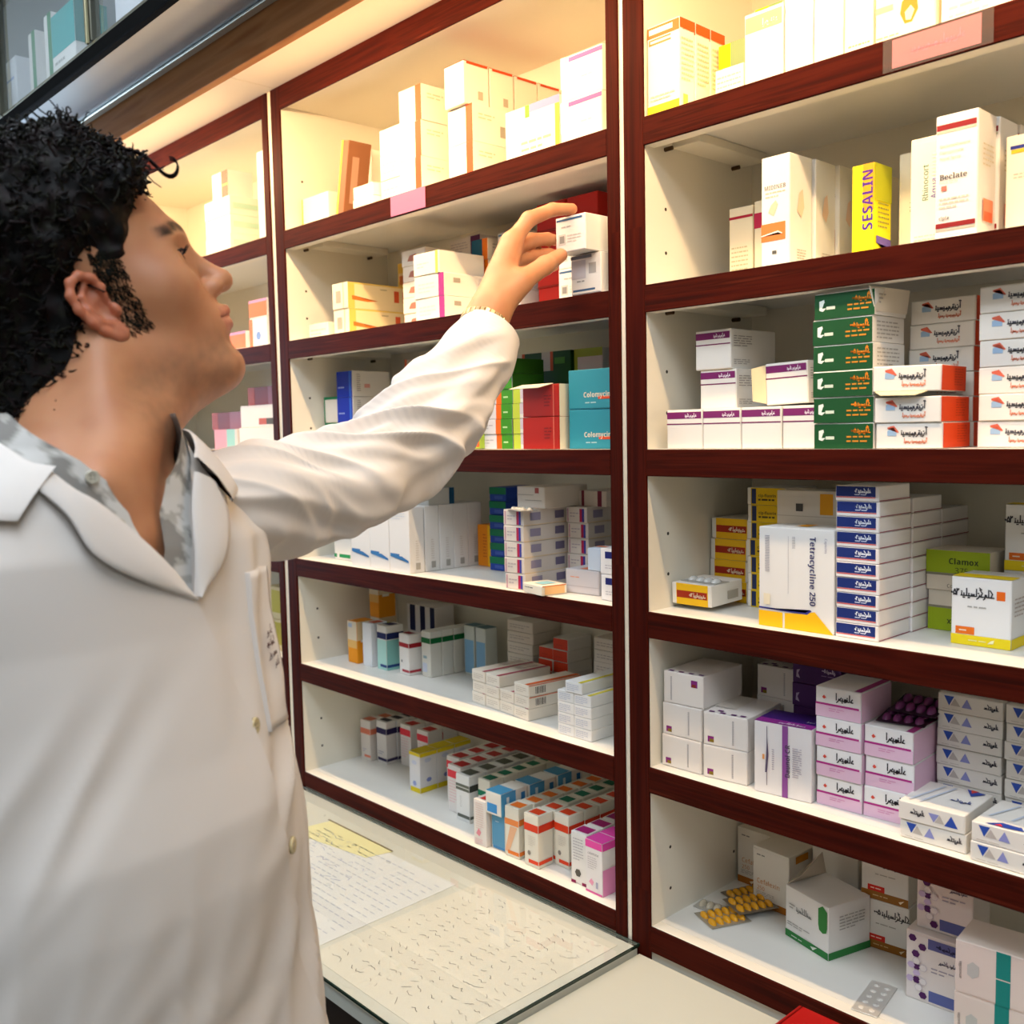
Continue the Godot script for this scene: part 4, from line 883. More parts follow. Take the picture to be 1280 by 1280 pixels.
	style("scarlet_bands", 31, 86, 34, "e2dccb", [["r", "t", 0.15, 0.15, 0.9, 0.7, "d84018"], ["r", "f", 0.0, 0.68, 1.0, 0.82, "dc3c1c"], ["r", "r", 0.0, 0.68, 1.0, 0.82, "d4320f"], ["r", "f", 0.3, 0.07, 1.0, 0.14, "e44420"], ["r", "r", 0.0, 0.07, 0.9, 0.14, "e04420"], hexagon("f", 0.35, 0.26, 0.12, 0.05, "8c847c"), ["w", "f", 0.3, 0.4, 0.8, 0.6, 6, "ccc4b8"]])
	style("magenta_squares", 31, 81, 34, "e4dfd8", [["r", "t", 0.1, 0.15, 0.95, 0.75, "9c1c64"], ["w", "f", 0.15, 0.45, 0.8, 0.9, 8, "b8b0b0"], hexagon("f", 0.45, 0.22, 0.2, 0.08, "58544c"), ["r", "f", 0.0, 0.0, 0.3, 0.06, "8c1c4c"], ["r", "f", 0.7, 0.0, 1.0, 0.06, "8c1c4c"]])
	style("pink_cap", 34, 81, 30, "e6e0dc", [["r", "t", 0.0, 0.0, 1.0, 1.0, "d8409c"], ["r", "f", 0.0, 0.86, 1.0, 1.0, "e0489c"], ["r", "r", 0.0, 0.86, 1.0, 1.0, "d8409c"], ["r", "r", 0.0, 0.0, 1.0, 0.5, "e08cb8"], ["r", "f", 0.0, 0.0, 1.0, 0.04, "d8609c"], ["p", "f", [0.2, 0.2, 0.4, 0.14, 0.5, 0.22, 0.35, 0.28], "e89cb4"], ["r", "f", 0.62, 0.12, 0.75, 0.24, "a8a8bc"], ["t", "f", "calamine", 0.15, 0.76, 4, "6a6468"], ["w", "f", 0.15, 0.45, 0.7, 0.7, 6, "c0b8b8"]])
	# far left cabinet and overhead cabinet
	style("mint_lines", 118, 40, 150, "ece6d8", [["r", "r", 0.05, 0.35, 0.95, 0.65, "b4d8c4"]])
	style("teal_red", 75, 60, 60, "d0e4dc", [["r", "f", 0.6, 0.0, 1.0, 1.0, "d85a4c"], ["r", "f", 0.6, 0.45, 1.0, 0.52, "e8a858"]])
	style("white_post", 34, 178, 60, "f0ece0", [])
	style("orange_panel", 76, 40, 60, "ece4dc", [["r", "f", 0.0, 0.1, 1.0, 0.95, "e87844"], ["r", "f", 0.0, 0.86, 1.0, 1.0, "d890b8"]])
	style("blue_spot", 76, 60, 60, "ece8e4", [hexagon("f", 0.5, 0.4, 0.14, 0.16, "7c9cd4"), ["r", "f", 0.0, 0.0, 0.18, 1.0, "e87844"]])
	style("pink_mint", 110, 46, 60, "ddd6d0", [["r", "f", 0.0, 0.0, 0.55, 1.0, "dd94a0"], ["r", "f", 0.55, 0.0, 0.9, 1.0, "94c8bc"]])
	style("white_bar", 165, 48, 60, "ece2d8", [["r", "f", 0.5, 0.12, 0.95, 0.4, "4c3c1c"], ["r", "f", 0.5, 0.12, 0.7, 0.4, "c04c24"]])
	style("maroon_row", 150, 40, 60, "8c2018", [["r", "f", 0.6, 0.0, 1.0, 1.0, "a85c64"], ["r", "f", 0.0, 0.0, 0.2, 1.0, "c03c14"]])
	style("yellow_print", 90, 70, 60, "c4b080", [["r", "f", 0.2, 0.2, 0.9, 0.9, "a89824"]])
	style("teal_head", 120, 130, 60, "d8dcdc", [["r", "f", 0.0, 0.42, 1.0, 1.0, "1c9ca0"], ["r", "r", 0.0, 0.42, 1.0, 1.0, "0c8084"], ["r", "f", 0.1, 0.12, 0.5, 0.2, "3c8c74"], ["w", "f", 0.1, 0.25, 0.8, 0.36, 1, "98a0a0"]])
	style("green_back", 40, 150, 60, "d8dcdc", [["r", "f", 0.5, 0.0, 1.0, 1.0, "147c54"]])
	style("white_pad", 150, 130, 50, "c8d0d8", [["r", "f", 0.1, 0.66, 0.9, 0.7, "7c98c8"]])

func bars() -> Array:   # a printed bar code
	var out := []
	var x := 0.12
	for k in 7:
		out.append(["r", "r", x, 0.2, x + [0.012, 0.02, 0.01][k % 3], 0.8, "5a544c"])
		x += [0.028, 0.034, 0.024][k % 3]
	return out

# ---------------------------------------------------------------- the cartons on the shelves
func right_bay() -> void:
	var y: float = SHELF[1]
	var g := "cartons on top shelf of right cabinet"
	row("orange_top", "medicine_box", 3, Vector3(-0.853, y, -0.006), Vector3(0, 0, -0.0325), 0, "white carton with orange top band by the post", g)
	place("white_small", "medicine_box", -0.764, y, -0.03, 0, "small white carton in front of yellow and green one", g)
	place("yellow_green", "medicine_box", -0.798, y, -0.085, 0, "half yellow half green carton behind small white one", g)
	place("green_head", "medicine_box", -0.715, y, -0.022, 0, "white carton with pale green heading on top shelf", g)
	place("tall_yellow", "medicine_box", -0.748, y, -0.095, 0, "tall yellow topped carton behind green headed carton", g)
	place("hologram", "medicine_box", -0.659, y, -0.022, 0, "silvery diagonal striped carton next to green headed one", g)
	place("hologram", "medicine_box", -0.621, y, -0.022, 0, "silvery diagonal striped carton next to plain white ones", g)
	place("plain_tall", "medicine_box", -0.583, y, -0.02, 0, "tall plain white carton left of olive leaf carton", g)
	place("leaf", "medicine_box", -0.545, y, -0.018, 0, "cream carton with round olive leaf print", g)
	place("plain_wide", "medicine_box", -0.474, y, -0.02, 0, "wide plain white carton above pink shelf label", g)
	# second shelf
	y = SHELF[2]
	g = "cartons on second shelf of right cabinet"
	place("red_line", "medicine_box", -0.792, y, -0.1, 0, "cream carton with thin red line at shelf rear", g)
	place("crimson_patch", "medicine_box", -0.753, y, -0.1, 0, "cream carton with crimson patch half hidden at rear", g)
	row("inhaler", "medicine_box", 3, Vector3(-0.690, y, -0.02), Vector3(0.004, 0, -0.05), 0, "white carton with orange panel and grey lettering", g)
	place("green_patch", "medicine_box", -0.625, y, -0.135, 0, "cream carton with dark green patch behind orange panelled ones", g)
	place("sesalin", "medicine_box", -0.583, y, -0.04, 0, "bright yellow carton with upright purple lettering", g)
	place("rhinocort", "medicine_box", -0.549, y, -0.085, 0, "cream carton with green upright lettering set back beside yellow one", g)
	place("rhinocort", "medicine_box", -0.514, y, -0.04, 0, "cream carton with green upright lettering partly behind red barred one", g)
	row("beclate", "medicine_box", 3, Vector3(-0.473, y, -0.01), Vector3(0.003, 0, -0.0475), 0, "white carton with two dark red bars", g)
	place("navy_stripe_box", "medicine_box", -0.414, y, -0.04, 0, "cream carton with navy and yellow stripe at right", g)
	# third shelf
	y = SHELF[3]
	g = "purple banded cartons"
	for i in 4:
		place("purple_band", "medicine_box", -0.830 + 0.0583 * i, y, -0.012, rng.randf_range(-1, 1), "white carton with purple top band, " + ["leftmost", "second from left", "third from left", "rightmost"][i] + " of the bottom row", g)
	place("purple_band", "medicine_box", -0.802, y + 0.0514, -0.048, -1, "white purple banded carton lying on the bottom row", g)
	place("purple_band", "medicine_box", -0.808, y + 0.1028, -0.046, -2, "white purple banded carton topmost near left panel", g)
	var t := place("purple_band", "medicine_box", -0.693, y + 0.053, -0.036, 2, "opened purple banded carton tilted beside green stack", g, Vector3(0, 0, 1.8))
	card_flap(t, Vector3(0, 0.002, 0), Vector3(-0.012, 0.006, 0.012), Vector3(-0.013, 0.046, 0.012), Vector3(0, 0.05, 0), "e2d2a8")
	g = "green cartons"
	stack("green_script", "medicine_box", 6, -0.612, y, -0.008, 0, "dark green carton with orange script", g)
	t = last
	card_flap(t, Vector3(0.0735, 0.004, -0.0), Vector3(0.0735, 0.004, -0.074), Vector3(0.079, 0.0305, -0.07), Vector3(0.068, 0.0315, 0.004), "e6dcc8")
	g = "white and orange antibiotic cartons"
	stack("azithro", "medicine_box", 2, -0.536, y, -0.008, 0, "white carton with orange end beside green stack", g)
	t = place("azithro", "medicine_box", -0.537, y + 0.0625, -0.004, 3, "opened white and orange carton with code square", g, Vector3(0, 0, -1.2))
	card_flap(t, Vector3(0.002, 0.0, 0.0), Vector3(0.06, 0.0, 0.0), Vector3(0.05, -0.0045, 0.008), Vector3(0.012, -0.0045, 0.008), "d8c8a0")
	stack("azithro", "medicine_box", 6, -0.538, y, -0.092, 0, "white carton set back behind the opened orange one", g)
	stack("azithro", "medicine_box", 6, -0.438, y, -0.04, 0, "white carton at far right edge of third shelf", g)
	# fourth shelf
	y = SHELF[4]
	g = "yellow and red cartons"
	place("yellow_red", "medicine_box", -0.853, y + 0.006, -0.05, 0, "opened yellow and red carton with blister on top", g, Vector3(2.0, 0, 0))
	stack("yellow_red", "medicine_box", 4, -0.853, y, -0.14, -1, "shaded yellow and red carton at rear", g)
	stack("navy_yellow", "medicine_box", 7, -0.779, y, -0.122, 0, "yellow carton with navy stripe behind largest white one", "navy striped yellow cartons")
	place("tetra_back", "medicine_box", -0.712, y, -0.09, 0, "upright white carton with orange square behind largest white one", "large white cartons on fourth shelf")
	place("tetracycline", "medicine_box", -0.694, y, -0.021, 0, "largest white carton with sideways lettering and yellow foot", "large white cartons on fourth shelf")
	g = "blue labelled cartons"
	stack("blue_label", "medicine_box", 10, -0.589, y, -0.02, 0, "flat white carton with blue label in front", g, 0.0008)
	stack("blue_label", "medicine_box", 9, -0.587, y, -0.0985, 0, "flat white carton behind blue labelled stack", g, 0.0008)
	stack("blue_label", "medicine_box", 8, -0.586, y, -0.174, 0, "flat white carton at very rear of blue stacks", g, 0.0006)
	place("lime_bottom", "medicine_box", -0.531, y, -0.135, 0, "lime green carton turned upside down under another", "lime cartons")
	place("lime_top", "medicine_box", -0.533, y + 0.0485, -0.133, 1, "lime green topped carton with 375 lettering", "lime cartons")
	g = "white cartons with yellow foot"
	place("cloxacillin", "medicine_box", -0.476, y, -0.072, 1, "white carton with yellow foot and orange square in front", g)
	stack("cloxacillin", "medicine_box", 2, -0.452, y, -0.155, 0, "shaded white yellow footed carton at rear right", g)
	# fifth shelf
	y = SHELF[5]
	g = "white cartons with purple squares"
	stack("dot_white", "medicine_box", 2, -0.8495, y, -0.022, 2, "white carton with purple square by left panel", g)
	place("dot_white_top", "medicine_box", -0.8485, y + 0.0888, -0.024, 3, "white purple dotted carton topmost by left panel", g)
	stack("dot_white", "medicine_box", 2, -0.782, y, -0.022, 7, "white carton with purple square beside upright purple carton", g)
	stack("dot_white", "medicine_box", 3, -0.776, y, -0.142, 0, "shaded white carton behind purple square cartons", g)
	stack("purple_script", "medicine_box", 5, -0.702, y, -0.113, 0, "deep purple carton with white script", "deep purple cartons")
	place("daunal", "medicine_box", -0.703, y, -0.024, 7, "upright white carton with purple top and stripe", "deep purple cartons")
	g = "pink cartons with black script"
	stack("pink_script", "medicine_box", 4, -0.6255, y, -0.041, 2, "white and pink carton in taller pink stack", g)
	stack("pink_script", "medicine_box", 3, -0.565, y, -0.046, 3, "white and pink carton in shorter pink stack", g)
	g = "cartons with blue triangles"
	place("triangles", "medicine_box", -0.506, y, -0.016, 1, "white blue triangle carton under another at shelf front", g)
	place("triangles_turned", "medicine_box", -0.507, y + 0.0214, -0.014, 2, "blue triangle carton turned over beside pink stacks", g)
	stack("triangles", "medicine_box", 7, -0.504, y, -0.104, 1, "blue triangle carton in left rear stack", g)
	stack("triangles_front", "medicine_box", 2, -0.424, y, -0.01, 0, "blue triangle carton at right front corner", g)
	stack("triangles", "medicine_box", 7, -0.427, y, -0.104, 0, "blue triangle carton in right rear stack", g)
	# bottom shelf
	y = SHELF[6]
	g = "cartons on bottom shelf of right cabinet"
	place("amber_foot", "medicine_box", -0.852, y, -0.205, 0, "shaded white carton with orange lettering in rear corner", g).scale = Vector3(1, 1, 0.55)
	place("amber_foot", "medicine_box", -0.797, y, -0.163, -4, "white carton with orange brown foot beside capsules", g)
	t = place("green_foot", "medicine_box", -0.712, y, -0.113, -16, "opened white carton with green capsule and foot", g)
	card_flap(t, Vector3(0, 0.071, -0.001), Vector3(0, 0.071, -0.073), Vector3(-0.004, 0.1, -0.07), Vector3(0.016, 0.086, -0.012), "cfc4b2")
	place("plain_cube", "medicine_box", -0.722, y, -0.199, 0, "plain pale carton behind opened green footed one", g)
	stack("brown_foot", "medicine_box", 2, -0.628, y, -0.163, 5, "white carton with brown foot and red tab", g)
	place("hexagons", "medicine_box", -0.530, y, -0.086, 4, "purple hexagon carton standing on the shelf", g)
	place("hexagons", "medicine_box", -0.524, y + 0.0855, -0.1, 4, "purple hexagon carton stacked on another", g)
	stack("teal_stripe", "medicine_box", 2, -0.450, y, -0.035, 6, "cream carton with teal stripe in lower right corner", g)

func left_bay() -> void:
	var y: float = SHELF[1]
	var g := "bright cartons on top shelf of middle cabinet"
	place("white_yellow_edge", "medicine_box", -1.752, y, -0.03, 0, "low white carton with yellow edge by left panel", g)
	place("white_tall", "medicine_box", -1.668, y, -0.1, 0, "tall white carton behind low yellow edged one", g)
	place("brown_slim", "medicine_box", -1.632, y + 0.0055, -0.03, 0, "slim brown and yellow carton leaning to the right", g, Vector3(0, 0, -12))
	stack("white_flat", "medicine_box", 2, -1.558, y, -0.02, 0, "flat white carton beside the brown leaning one", g)
	stack("white_block", "medicine_box", 3, -1.491, y, -0.034, 0, "white carton left of orange edged stack", g)
	stack("orange_edge", "medicine_box", 3, -1.413, y, -0.02, 0, "white carton with orange edge above pink label", g)
	stack("orange_edge", "medicine_box", 2, -1.294, y, -0.03, 0, "white carton with orange edge right of tallest stack", g)
	row("orange_lid", "medicine_box", 4, Vector3(-1.292, y + 0.1192, -0.024), Vector3(0, 0, -0.0555), 0, "white orange lidded carton atop orange edged stack", g)
	place("green_violet", "medicine_box", -1.154, y, -0.03, 0, "wide white carton with violet and green edge", g)
	stack("violet_line", "medicine_box", 2, -1.024, y, -0.02, 0, "white carton with violet line by middle post", g)
	# second shelf
	y = SHELF[2]
	g = "cartons on second shelf of middle cabinet"
	stack("amber_long", "medicine_box", 2, -1.653, y, -0.03, 0, "long yellow carton with red lettering", g)
	stack("amber_short", "medicine_box", 3, -1.655, y, -0.188, 0, "amber carton at shelf rear", g)
	place("white_green", "medicine_box", -1.762, y, -0.19, 0, "slim white and green carton at rear left", g)
	place("pale_low", "medicine_box", -1.742, y, -0.03, 0, "low pale carton left of long yellow ones", g)
	stack("magenta_edge", "medicine_box", 2, -1.381, y, -0.02, 0, "white carton with magenta edge", g)
	place("yellow_line", "medicine_box", -1.380, y + 0.077, -0.018, 0, "white carton with yellow line on magenta edged ones", g)
	stack("pill_picture", "medicine_box", 5, -1.488, y, -0.075, 0, "white carton with brown pill picture", g)
	stack("plum_edge", "medicine_box", 5, -1.44, y, -0.148, 0, "white carton with plum edge at rear", g)
	stack("teal_orange", "medicine_box", 4, -1.349, y, -0.125, 0, "dark teal carton with orange edge", g)
	stack("blue_line", "medicine_box", 3, -1.282, y, -0.125, 0, "white carton left of red cartons behind the hand", g)
	stack("red_carton", "medicine_box", 4, -1.196, y, -0.135, 0, "red carton left of another red stack", g)
	stack("red_carton", "medicine_box", 4, -1.126, y, -0.135, 0, "red carton right of another red stack", g)
	stack("blue_line", "medicine_box", 2, -1.058, y, -0.045, 0, "white blue lined carton left of the held one", g)
	place("blue_foot", "medicine_box", -0.990, y, 0.0, 0, "white carton just below the one in the hand", g)
	place("blue_line", "medicine_box", -0.996, y + 0.0565, 0.024, 0, "white carton held between the man's thumb and fingers", g)
	# third shelf
	y = SHELF[3]
	g = "cartons on third shelf of middle cabinet"
	stack("blue_block", "medicine_box", 3, -1.711, y, -0.07, 0, "royal blue carton with grey side", g)
	stack("green_rim", "medicine_box", 2, -1.766, y + 0.001, -0.075, 0, "white carton with green rim by left panel", g)
	stack("grey_print", "medicine_box", 3, -1.608, y, -0.165, 0, "greyish carton with dark print behind sleeve", g)
	for k in 2:
		stack("lime_orange", "medicine_box", 2, -1.30 + 0.0405 * k, y + 0.001, -0.02, 0, ["lime and orange carton half behind the sleeve", "lime and orange carton next to green striped stack"][k], g)
	stack("green_strip", "medicine_box", 6, -1.227, y, -0.03, 0, "white carton with orange and green strip", g)
	stack("lime_bits", "medicine_box", 4, -1.148, y, -0.03, 0, "small white and lime carton left of red", g)
	stack("dark_green", "medicine_box", 3, -1.246, y, -0.125, 0, "dark green carton behind lime stack", g)
	stack("dark_green", "medicine_box", 3, -1.178, y, -0.125, 0, "dark green carton behind red block", g)
	stack("red_block", "medicine_box", 2, -1.109, y, -0.012, 0, "red carton with white end", g)
	var t: Node3D = last
	card_flap(t, Vector3(0.0, 0.049, 0.0), Vector3(0.066, 0.049, 0.0), Vector3(0.05, 0.043, 0.016), Vector3(-0.014, 0.043, 0.016), "e8dcc0")
	stack("teal_block", "medicine_box", 2, -1.018, y, -0.02, 0, "teal blue carton by middle post", g)
	stack("lime_white", "medicine_box", 3, -1.108, y, -0.13, 0, "white and lime carton behind teal ones", g)
	# fourth shelf
	y = SHELF[4]
	g = "cartons on fourth shelf of middle cabinet"
	row("big_white", "medicine_box", 5, Vector3(-1.466, y, -0.012), Vector3(0, 0, -0.0345), 0, "tall white carton in right file of big white ones", g)
	row("big_white", "medicine_box", 2, Vector3(-1.528, y, -0.012), Vector3(0, 0, -0.0345), 0, "tall white carton in middle file of big white ones", g)
	row("big_white", "medicine_box", 2, Vector3(-1.590, y, -0.012), Vector3(0, 0, -0.0345), 0, "tall white carton in left file of big white ones", g)
	place("flat_white", "medicine_box", -1.53, y + 0.1185, -0.06, 0, "flat grey white carton lying on tall white ones", g)
	place("green_label", "medicine_box", -1.70, y, -0.045, 0, "white carton with green label under the sleeve", g)
	place("orange_upright", "medicine_box", -1.398, y, -0.165, 0, "orange and yellow carton at shelf rear", g)
	stack("green_blue", "medicine_box", 6, -1.335, y, -0.14, 0, "green and blue carton in narrow rear stack", g)
	stack("red_blue", "medicine_box", 5, -1.160, y, -0.014, 2, "long white carton with red and blue stripe", g)
	place("ribbed_white", "medicine_box", -1.165, y + 0.1262, -0.05, 1, "white carton on top of red and blue striped stack", g)
	stack("red_blue", "medicine_box", 5, -1.112, y, -0.11, 2, "shaded long white carton right of striped stack", g)
	place("peach_flat", "medicine_box", -1.108, y, -0.006, -12, "small flat peach ended carton lying in front", g)
	place("grey_orange", "medicine_box", -1.056, y, -0.047, 3, "pale grey carton with orange marks", g)
	place("pale_blue_slim", "medicine_box", -1.012, y + 0.0375, -0.05, 0, "slim pale blue carton standing on grey one", g)
	stack("navy_label", "medicine_box", 2, -0.968, y, -0.029, 0, "white carton with navy label by middle post", g)
	place("red_stripe", "medicine_box", -1.105, y + 0.1262, -0.13, 0, "white dark red striped carton on shaded rear stack", g)
	# fifth shelf
	y = SHELF[5]
	g = "cartons on fifth shelf of middle cabinet"
	place("orange_fade", "medicine_box", -1.711, y, -0.077, 0, "orange and cream carton standing in front", g)
	stack("orange_fade", "medicine_box", 2, -1.712, y, -0.135, 0, "orange and cream carton behind the front one", g)
	place("white_slim", "medicine_box", -1.662, y, -0.08, 0, "slim white carton beside orange one", g)
	place("mint_navy", "medicine_box", -1.618, y, -0.085, -3, "mint carton with navy collar", g)
	place("navy_bars", "medicine_box", -1.63, y, -0.17, 0, "tall white carton with navy bars at rear", g)
	place("red_collar", "medicine_box", -1.552, y, -0.09, -4, "white carton with red collar", g)
	row("green_collar", "medicine_box", 4, Vector3(-1.504, y, -0.108), Vector3(0.002, 0, -0.027), -2, "white carton with green collar", g)
	row("sky_side", "medicine_box", 2, Vector3(-1.452, y, -0.172), Vector3(0.034, 0, 0.0), -2, "pale carton with sky blue front", g, false)
	g = "small pale packs on fifth shelf"
	for k in 4:
		var at := Vector3(-1.292 + 0.0398 * k, y, -0.054 + 0.0042 * k)
		for lv in 3:
			if lv == 2 and k == 2:
				continue
			place("barcode_pack" if k == 3 and lv > 0 else "pale_pack", "medicine_box", at.x, at.y + lv * 0.0193, at.z + rng.randf_range(-0.001, 0.001), -6, "small pale pack, %s column, %s layer of its block" % [["leftmost", "second", "third", "rightmost"][k], ["bottom", "middle", "top"][lv]], g)
	for k in 2:
		for lv in 4:
			place("lemon_pack", "medicine_box", -1.057 + 0.0352 * k, y + lv * 0.0173, -0.026, 0, "small white lemon edged pack, %s column, %s layer" % [["left", "right"][k], ["bottom", "second", "third", "fourth"][lv]], g)
	place("lemon_pack", "medicine_box", -1.038, y + 0.0692, -0.024, 0, "small white lemon edged pack lying alone on top", g)
	stack("beige_pack", "medicine_box", 6, -1.335, y, -0.178, 0, "beige pack in rear stack behind pale block", g)
	stack("vermilion_pack", "medicine_box", 4, -1.254, y, -0.178, 0, "vermilion pack in left rear column", g)
	stack("vermilion_pack", "medicine_box", 5, -1.216, y, -0.178, 0, "vermilion pack in right rear column", g)
	stack("beige_pack", "medicine_box", 6, -1.108, y, -0.165, 0, "beige pack in rear corner by middle post", g)
	# bottom shelf
	y = SHELF[6]
	g = "upright cartons on bottom shelf of middle cabinet"
	row("coral_bands", "medicine_box", 2, Vector3(-1.758, y, -0.132), Vector3(0.004, 0, -0.036), 2, "white carton with coral bands", g)
	row("navy_bands", "medicine_box", 3, Vector3(-1.716, y, -0.144), Vector3(0.002, 0, -0.027), 2, "white carton with navy bands", g)
	row("red_square", "medicine_box", 2, Vector3(-1.664, y, -0.168), Vector3(0.0, 0, -0.04), 0, "white carton with red lid behind navy banded ones", g)
	row("red_square", "medicine_box", 2, Vector3(-1.606, y, -0.168), Vector3(0.0, 0, -0.04), 0, "white carton with red lid left of yellow banded", g)
	row("yellow_bands", "medicine_box", 3, Vector3(-1.530, y, -0.09), Vector3(0.0, 0, -0.0435), 0, "white carton with yellow bands", g)
	row("red_square", "medicine_box", 3, Vector3(-1.432, y, -0.105), Vector3(0.0, 0, -0.0395), 0, "red lidded carton in left file of block", g)
	row("red_square", "medicine_box", 4, Vector3(-1.392, y, -0.075), Vector3(0.0, 0, -0.0395), 0, "red lidded carton in right file of block", g)
	row("grey_collar", "medicine_box", 4, Vector3(-1.351, y, -0.06), Vector3(0.0, 0, -0.0415), 0, "white carton with dark grey collar", g)
	row("green_squares", "medicine_box", 5, Vector3(-1.304, y, -0.072), Vector3(0.0, 0, -0.0352), 0, "green lidded carton between grey and blue ones", g)
	place("rose_print", "medicine_box", -1.247, y, -0.012, 3, "white carton with rose print beside sky blue one", g)
	place("sky_front", "medicine_box", -1.213, y, -0.022, 2, "sky blue fronted carton below lying carton", g)
	place("sky_front", "medicine_box", -1.211, y, -0.09, 0, "sky blue fronted carton behind the front one", g)
	place("sky_front", "medicine_box", -1.21, y, -0.155, 0, "sky blue fronted carton at very rear", g)
	place("sky_lying", "medicine_box", -1.215, y + 0.0625, -0.012, 2, "blue and white carton lying on sky blue ones in front", g)
	place("sky_lying", "medicine_box", -1.214, y + 0.0625, -0.078, 0, "blue and white carton lying second on sky blue ones", g)
	place("sky_lying", "medicine_box", -1.213, y + 0.0625, -0.144, 0, "blue and white carton lying rearmost on sky blue ones", g)
	row("orange_squares", "medicine_box", 6, Vector3(-1.175, y, -0.018), Vector3(0.001, 0, -0.0352), 2, "white carton with orange lid and collar", g)
	row("scarlet_bands", "medicine_box", 2, Vector3(-1.127, y, -0.016), Vector3(0.002, 0, -0.036), 2, "white carton with scarlet bands in front file", g)
	row("green_squares", "medicine_box", 4, Vector3(-1.134, y, -0.092), Vector3(0.0, 0, -0.036), 0, "green lidded carton behind scarlet banded ones", g)
	row("scarlet_bands", "medicine_box", 4, Vector3(-1.092, y, -0.05), Vector3(0.001, 0, -0.036), 0, "white carton with scarlet bands in rear file", g)
	row("magenta_squares", "medicine_box", 3, Vector3(-1.031, y, -0.024), Vector3(0.0, 0, -0.036), 1, "white carton with magenta lid", g)
	row("pink_cap", "medicine_box", 2, Vector3(-0.995, y, -0.018), Vector3(0.0, 0, -0.032), -2, "white carton with bright pink cap", g)

func far_bay() -> void:
	var y: float = SHELF[1]
	var g := "cartons in far left cabinet"
	stack("mint_lines", "medicine_box", 3, -2.152, y, -0.02, 0, "wide white carton with mint line in far cabinet", g)
	place("teal_red", "medicine_box", -2.13, y + 0.1215, -0.03, 0, "mint and red carton on top of mint lined ones", g)
	place("white_post", "medicine_box", -1.893, y, -0.012, 0, "very tall white carton by left post", g)
	y = SHELF[2]
	place("blue_spot", "medicine_box", -1.965, y, -0.02, 0, "white carton with blue spot in far cabinet", g)
	place("orange_panel", "medicine_box", -1.968, y + 0.0605, -0.022, 0, "orange panelled carton on blue spotted one", g)
	place("orange_panel", "medicine_box", -2.06, y, -0.02, 0, "orange panelled carton left of blue spotted one", g)
	y = SHELF[3]
	place("pink_mint", "medicine_box", -2.17, y, -0.03, 0, "pink and mint carton in far cabinet", g)
	place("white_bar", "medicine_box", -2.05, y, -0.03, 0, "white carton with brown bar in far cabinet", g)
	place("white_bar", "medicine_box", -2.05, y + 0.0485, -0.035, 0, "white brown barred carton on another by post", g)
	place("maroon_row", "medicine_box", -2.04, y + 0.097, -0.05, 0, "maroon carton on white barred ones", g)
	place("maroon_row", "medicine_box", -2.24, y + 0.0465, -0.06, 0, "maroon carton left of white barred ones", g)
	y = SHELF[4]
	place("yellow_print", "medicine_box", -1.95, y, -0.03, 0, "dull yellow carton in far cabinet beside the coat", g)
	y = SHELF[5]
	stack("yellow_print", "medicine_box", 2, -1.95, y, -0.03, 0, "dull yellow carton low in far cabinet", g)
	# behind the glass doors overhead
	g = "cartons behind overhead glass"
	place("teal_head", "medicine_box", -2.035, 2.2285, 0.335, 0, "teal topped carton behind overhead glass door", g)
	place("green_back", "medicine_box", -2.09, 2.2285, 0.33, 0, "slim green and white carton behind overhead glass", g)
	place("green_back", "medicine_box", -2.2, 2.2285, 0.325, 0, "green striped white carton left of teal one overhead", g)
	place("white_pad", "medicine_box", -2.42, 2.2285, 0.33, 0, "white carton with blue line behind overhead glass", g)
	place("white_pad", "medicine_box", -1.74, 2.2285, 0.33, 0, "white carton right of overhead door frame", g)

func blister(label: String, at: Vector3, turn: Vector3, nx: int, nz: int, pitch: Vector2, pill: Vector3, foil: String, pillc: String) -> void:   # foil strip with raised capsules
	var t := thing("blister_pack", label, "blister pack", at, 0.0, "blister packs")
	t.rotation_degrees = turn
	var sx := nx * pitch.x + 0.006
	var sz := nz * pitch.y + 0.006
	boxpart("foil", Vector3(0, 0, -sz), Vector3(sx, 0.0008, 0), 0.0003, hex(foil), mats.foil, t)
	for i in nx:
		for k in nz:
			var b := MB.new()
			var rows := []
			for a in 5:
				var ph := PI * 0.5 * a / 4.0
				var r := []
				for q in 12:
					var an := -TAU * q / 12
					r.append(Vector3(0.003 + pitch.x * (i + 0.5), 0.0008, -0.003 - pitch.y * (k + 0.5)) + Vector3(cos(an) * pill.x * cos(ph), sin(ph) * pill.y, sin(an) * pill.z * cos(ph)))
				rows.append(r)
			b.grid(rows, hex(pillc), true)
			part("capsule", b, mats.gloss, t)

